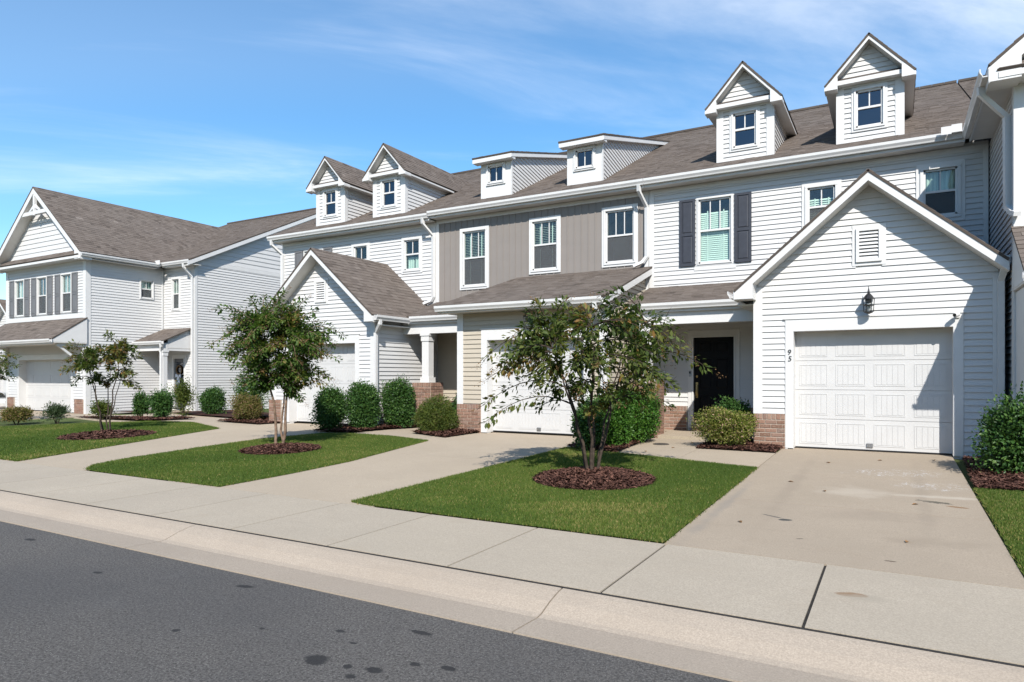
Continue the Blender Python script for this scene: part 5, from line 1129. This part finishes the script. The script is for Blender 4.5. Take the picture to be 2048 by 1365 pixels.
tree('dense round-headed tree with three pale stems before the gable garage', -10.55, 9.25, 3, 230, 'leaf_myrtle', 'bark_pale', 24000, .074, 8, (1.95, 1.12, 1.05), stem_r=.033, lean=.2, fork=(1.0, 1.5), seeds=.35, droop=.2, spray=.8,
     extra=[E_(-1.35, .1, 2.75), E_(-1.1, 0, 2.5), E_(1.1, .2, 2.0), E_(1.2, .0, 1.75), E_(.1, 0, 3.1), E_(-.1, .1, 2.95), E_(1.0, 0, 1.35), E_(1.25, .1, 2.2)])
tree('small sparse tree with thin dark stems on the far lawn', -17.35, 9.65, 5, 62, 'leaf_dark', 'bark', 6000, .08, 13, (1.72, .85, .62), stem_r=.022, lean=.4, fork=(.9, 1.4), seeds=.3, droop=.4, extra=[E_(-1.1, 0, 1.55), E_(-1.05, .1, 2.2), E_(-.9, 0, 1.2), E_(.8, .1, 1.1), E_(.75, 0, 2.1), E_(.0, 0, 2.5)])
tree('young tree at the far end of the lawns, only its branch tips in view', -25.0, 9.9, 5, 60, 'leaf_dark', 'bark', 5000, .08, 17, (1.75, 1.0, .65), stem_r=.022, lean=.4, fork=(.9, 1.4), seeds=.3, extra=[E_(1.35, 0, 2.05), E_(1.3, .1, 1.75), E_(1.2, 0, 1.45)])

HG = None
shrub('holly_shrub', 'dark loose holly directly behind the stems of the airy tree', -4.83, 11.3, .66, .95, 'leaf_holly', 4200, .045, 2.2, loose=.2, seed=21)
shrub('holly_shrub', 'bright glossy holly in the bed along the beige garage side, nearer the lawn', -4.68, 12.2, .84, 1.0, 'leaf_bright', 6500, .042, 3., seed=22)
shrub('holly_shrub', 'bright glossy holly in the bed along the beige garage side, nearer the porch pier', -4.52, 13.0, .9, 1.04, 'leaf_bright', 6500, .042, 3., seed=23)
shrub('abelia_shrub', 'rounded yellow-green abelia with pink tips beside the black front door', -2.66, 12.82, .96, .72, 'leaf_abelia', 7500, .034, 2.3, seed=24, loose=.16)
shrub('holly_shrub', 'small dark shrub behind the pink-tipped abelia', -2.72, 13.75, .72, .86, 'leaf_holly', 3800, .042, 2.2, seed=25, loose=.2)
shrub('round_shrub', 'clipped yellow-green ball shrub by the brick base of the beige garage', -9.42, 12.85, .92, .70, 'leaf_box', 8000, .03, 2.3, seed=26, loose=.08)
shrub('leafy_plant', 'thin leafy plant at the corner behind the clipped ball shrub', -9.42, 13.75, .42, .78, 'leaf_holly', 900, .05, 2., seed=27, loose=.35)
shrub('holly_shrub', 'upright holly in front of the gable garage door', -12.0, 12.1, .70, 1.02, 'leaf_holly', 7000, .045, 2.8, seed=28, loose=.16)
shrub('holly_shrub', 'upright holly at the corner of the gable garage', -11.44, 12.62, .74, 1.08, 'leaf_holly', 7000, .045, 3., seed=29)
shrub('holly_shrub', 'upright holly beside the brick porch pier', -11.04, 13.5, .74, 1.12, 'leaf_holly', 7000, .045, 3.2, seed=30)
shrub('abelia_shrub', 'rusty orange abelia by the brick base left of the gable garage', -16.35, 13.2, .98, .72, 'leaf_rust', 6000, .036, 2.2, seed=31, loose=.16)
shrub('holly_shrub', 'taller dark holly behind the rusty abelia', -17.75, 14.3, .85, 1.25, 'leaf_holly', 2800, .05, 2.3, seed=32, loose=.2)
shrub('holly_shrub', 'round dark holly alone in the bed between the two buildings', -21.4, 15.7, .86, .9, 'leaf_holly', 4500, .052, 2.5, seed=33, loose=.16)
shrub('leafy_shrub', 'tall loose shrub hiding the wreathed door', -22.1, 15.0, .78, 1.35, 'leaf_box', 2600, .05, 2., seed=34, loose=.35)
shrub('holly_shrub', 'holly in the long mulch bed beside the tall loose shrub', -20.75, 13.35, .66, .9, 'leaf_holly', 3300, .05, 2.4, seed=35, loose=.2)
shrub('holly_shrub', 'narrow holly in the long mulch bed before the lap-sided wing wall', -22.3, 13.6, .54, .82, 'leaf_holly', 2600, .05, 2.2, seed=36, loose=.22)
shrub('leafy_shrub', 'sparse low shrub behind the stems of the small tree', -22.5, 12.4, .82, .68, 'leaf_box', 1500, .05, 2., seed=37, loose=.35)
shrub('juniper_shrub', 'spiky low juniper in the mulch before the far garage', -22.5, 11.05, .78, .6, 'leaf_blue', 1700, .075, 1.7, seed=38, loose=.4, wide=.22, up=.9)
shrub('leafy_shrub', 'low dark rounded shrub in the mulch by the white car driveway', -23.2, 10.25, .9, .5, 'leaf_rust', 2600, .045, 2.2, seed=39, loose=.2)
shrub('holly_shrub', 'large dark holly in the mulch beside the chalked driveway', 1.52, 11.5, .95, .97, 'leaf_holly', 7500, .045, 2.6, seed=40, loose=.2)

# ---------------------------------------------------------------- small things
zc = zgf(-3.97, 12.85)
tag(MB().lathe((-3.97, 12.85, zc - .01), [(0, 0), (.155, 0), (.155, .018), (.14, .022), (.0, .022)], 24).build('cleanout_cover', 'iron'), 'round dark iron cleanout cover set in the concrete walk', 'cover')
def dry_leaf(x, y, a, lab):
    z = zgf(x, y) + .004; s_ = .035; m = MB(); c, d = math.cos(a), math.sin(a)
    pts = [(-1, 0, 0), (-.3, .5, .35), (.5, .4, .3), (1.1, 0, .05), (.5, -.4, .3), (-.3, -.5, .4)]
    V = [Vector((x + (p * c - q * d) * s_, y + (p * d + q * c) * s_, z + e * s_)) for p, q, e in pts]; ctr = Vector((x, y, z + .002)); b = len(m.v); m.v += V + [ctr]; m.f += [[i, (i + 1) % 6, 6] for i in range(6)]
    tag(m.build('dry_leaf', 'litter'), lab, 'leaf', 'dry leaves blown onto the concrete')
for i, (px_, py_) in enumerate([(-1.2, 9.6), (.55, 12.6), (-.2, 12.2), (-.75, 9.1), (.2, 8.7), (-1.35, 7.0), (-3.6, 12.4), (-3.9, 11.7), (-3.5, 13.4), (-.9, 11.6), (.1, 6.9)]):
    dry_leaf(px_, py_, i * 1.7, 'curled brown dry leaf on the chalked driveway' if px_ > -1.8 else 'curled brown dry leaf on the walk to the black door')

# ---- parked car, nose towards the garage of the far house
def car(X, Y, z0):
    t = thing('parked_car', 'white saloon car parked nose-in before the farthest garage', 'car', (X, Y, z0)); hw = .88
    prof = [(-2.28, .32), (-2.30, .62), (-2.20, .92), (-1.75, 1.0), (-.95, 1.02), (.95, .98), (1.75, .86), (2.15, .72), (2.28, .55), (2.25, .30)]
    V, F_ = [], []
    for j, (xx, s_, dz_) in enumerate(((-hw, .965, -.0), (-hw * .97, 1, 0), (-hw * .6, 1.0, .03), (0, 1.0, .045), (hw * .6, 1., .03), (hw * .97, 1, 0), (hw, .965, 0))):
        for (yy, zz_) in prof: V.append(Vector((X + xx, Y + yy * s_, z0 + (zz_ * (.97 if j in (0, 6) else 1) + (dz_ if zz_ > .6 else 0)))))
    n = len(prof)
    for j in range(6): F_ += [[j * n + k, j * n + (k + 1) % n, (j + 1) * n + (k + 1) % n, (j + 1) * n + k] for k in range(n)]
    F_ += [list(range(n)), list(range(7 * n - 1, 6 * n - 1, -1))]
    b = MB(); b.v = V; b.f = F_; b.build('body', 'carpaint', t, True)
    cab = [(-1.55, 1.0), (-.75, 1.42), (.25, 1.45), (1.05, 1.0)]
    c = MB(); q = [Vector((X + sx * (hw - .06 - (.17 if zz_ > 1.1 else 0)), Y + yy, z0 + zz_)) for sx in (-1, 1) for yy, zz_ in cab]
    c.v = q; c.f = [[0, 1, 2, 3], [7, 6, 5, 4], [0, 4, 5, 1], [1, 5, 6, 2], [2, 6, 7, 3], [3, 7, 4, 0]]; c.build('window_band', 'glass_dark', t)
    MB().prism([Vector((X - hw + .24, Y + yy, z0 + zz_)) for yy, zz_ in ((-.78, 1.425), (.28, 1.455), (.26, 1.48), (-.74, 1.455))], (2 * hw - .48, 0, 0)).build('roof_panel', 'carpaint', t)
    for sx in (-1, 1):
        for yy in (-1.38, 1.42):
            w_ = MB().lathe((X + sx * (hw - .2), Y + yy, z0 + .32), [(.20, 0), (.31, 0), (.32, .03), (.32, .17), (.30, .205), (.21, .205)], 20, (sx, 0, 0)).build('wheel', 'rubber', t)
            MB().lathe((X + sx * (hw - .19), Y + yy, z0 + .32), [(.05, .16), (.205, .17), (.205, .20), (.06, .205)], 10, (sx, 0, 0)).build('rim', 'alloy', w_)
        MB().box(X + sx * .62 - .2, X + sx * .62 + .2, Y + 2.12, Y + 2.22, z0 + .60, z0 + .72).build('headlight', 'glass_lamp', t); MB().box(X + sx * .66 - .16, X + sx * .66 + .16, Y - 2.31, Y - 2.2, z0 + .68, z0 + .86).build('taillight', 'redlens', t)
        MB().box(X + sx * (hw + .02) - .07, X + sx * (hw + .02) + .07, Y + .72, Y + .86, z0 + 1.0, z0 + 1.12).build('mirror', 'carpaint', t)
    MB().box(X - .45, X + .45, Y + 2.24, Y + 2.30, z0 + .38, z0 + .52).build('grille', 'black', t)
car(-34.15, 12.1, zgf(-34, 12) + .004)

# ---------------------------------------------------------------- unseen wood across the street, added to cut facade sky fill; mirrored in panes
r_ = np.random.default_rng(77); n = 15000
Xw = r_.uniform(-75, 60, n); top = 8.5 + 2.2 * np.sin(Xw * .55) + 1.5 * np.sin(Xw * 1.3 + 1) + r_.normal(0, .5, n)
P = np.column_stack([Xw, -24 + r_.normal(0, 1.8, n) + 1.5 * np.sin(Xw * .8), -.3 + np.abs(top) * r_.random(n) ** .8])
Ls = r_.uniform(.5, 1.1, n); V, T = leaf_arrays(P, r_.normal(size=(n, 3)), r_.normal(size=(n, 3)) + np.array([0, .6, .6]), Ls, Ls * .6)
tag(npmesh('unseen_woodland', V, T, np.repeat(np.clip(r_.normal(.5, .25, n), 0, 1), 2), 'leaf_holly'), 'unseen leafy wood across the street, added to block low sky light, mirrored in the window panes', 'unseen_woodland', kind='stuff')
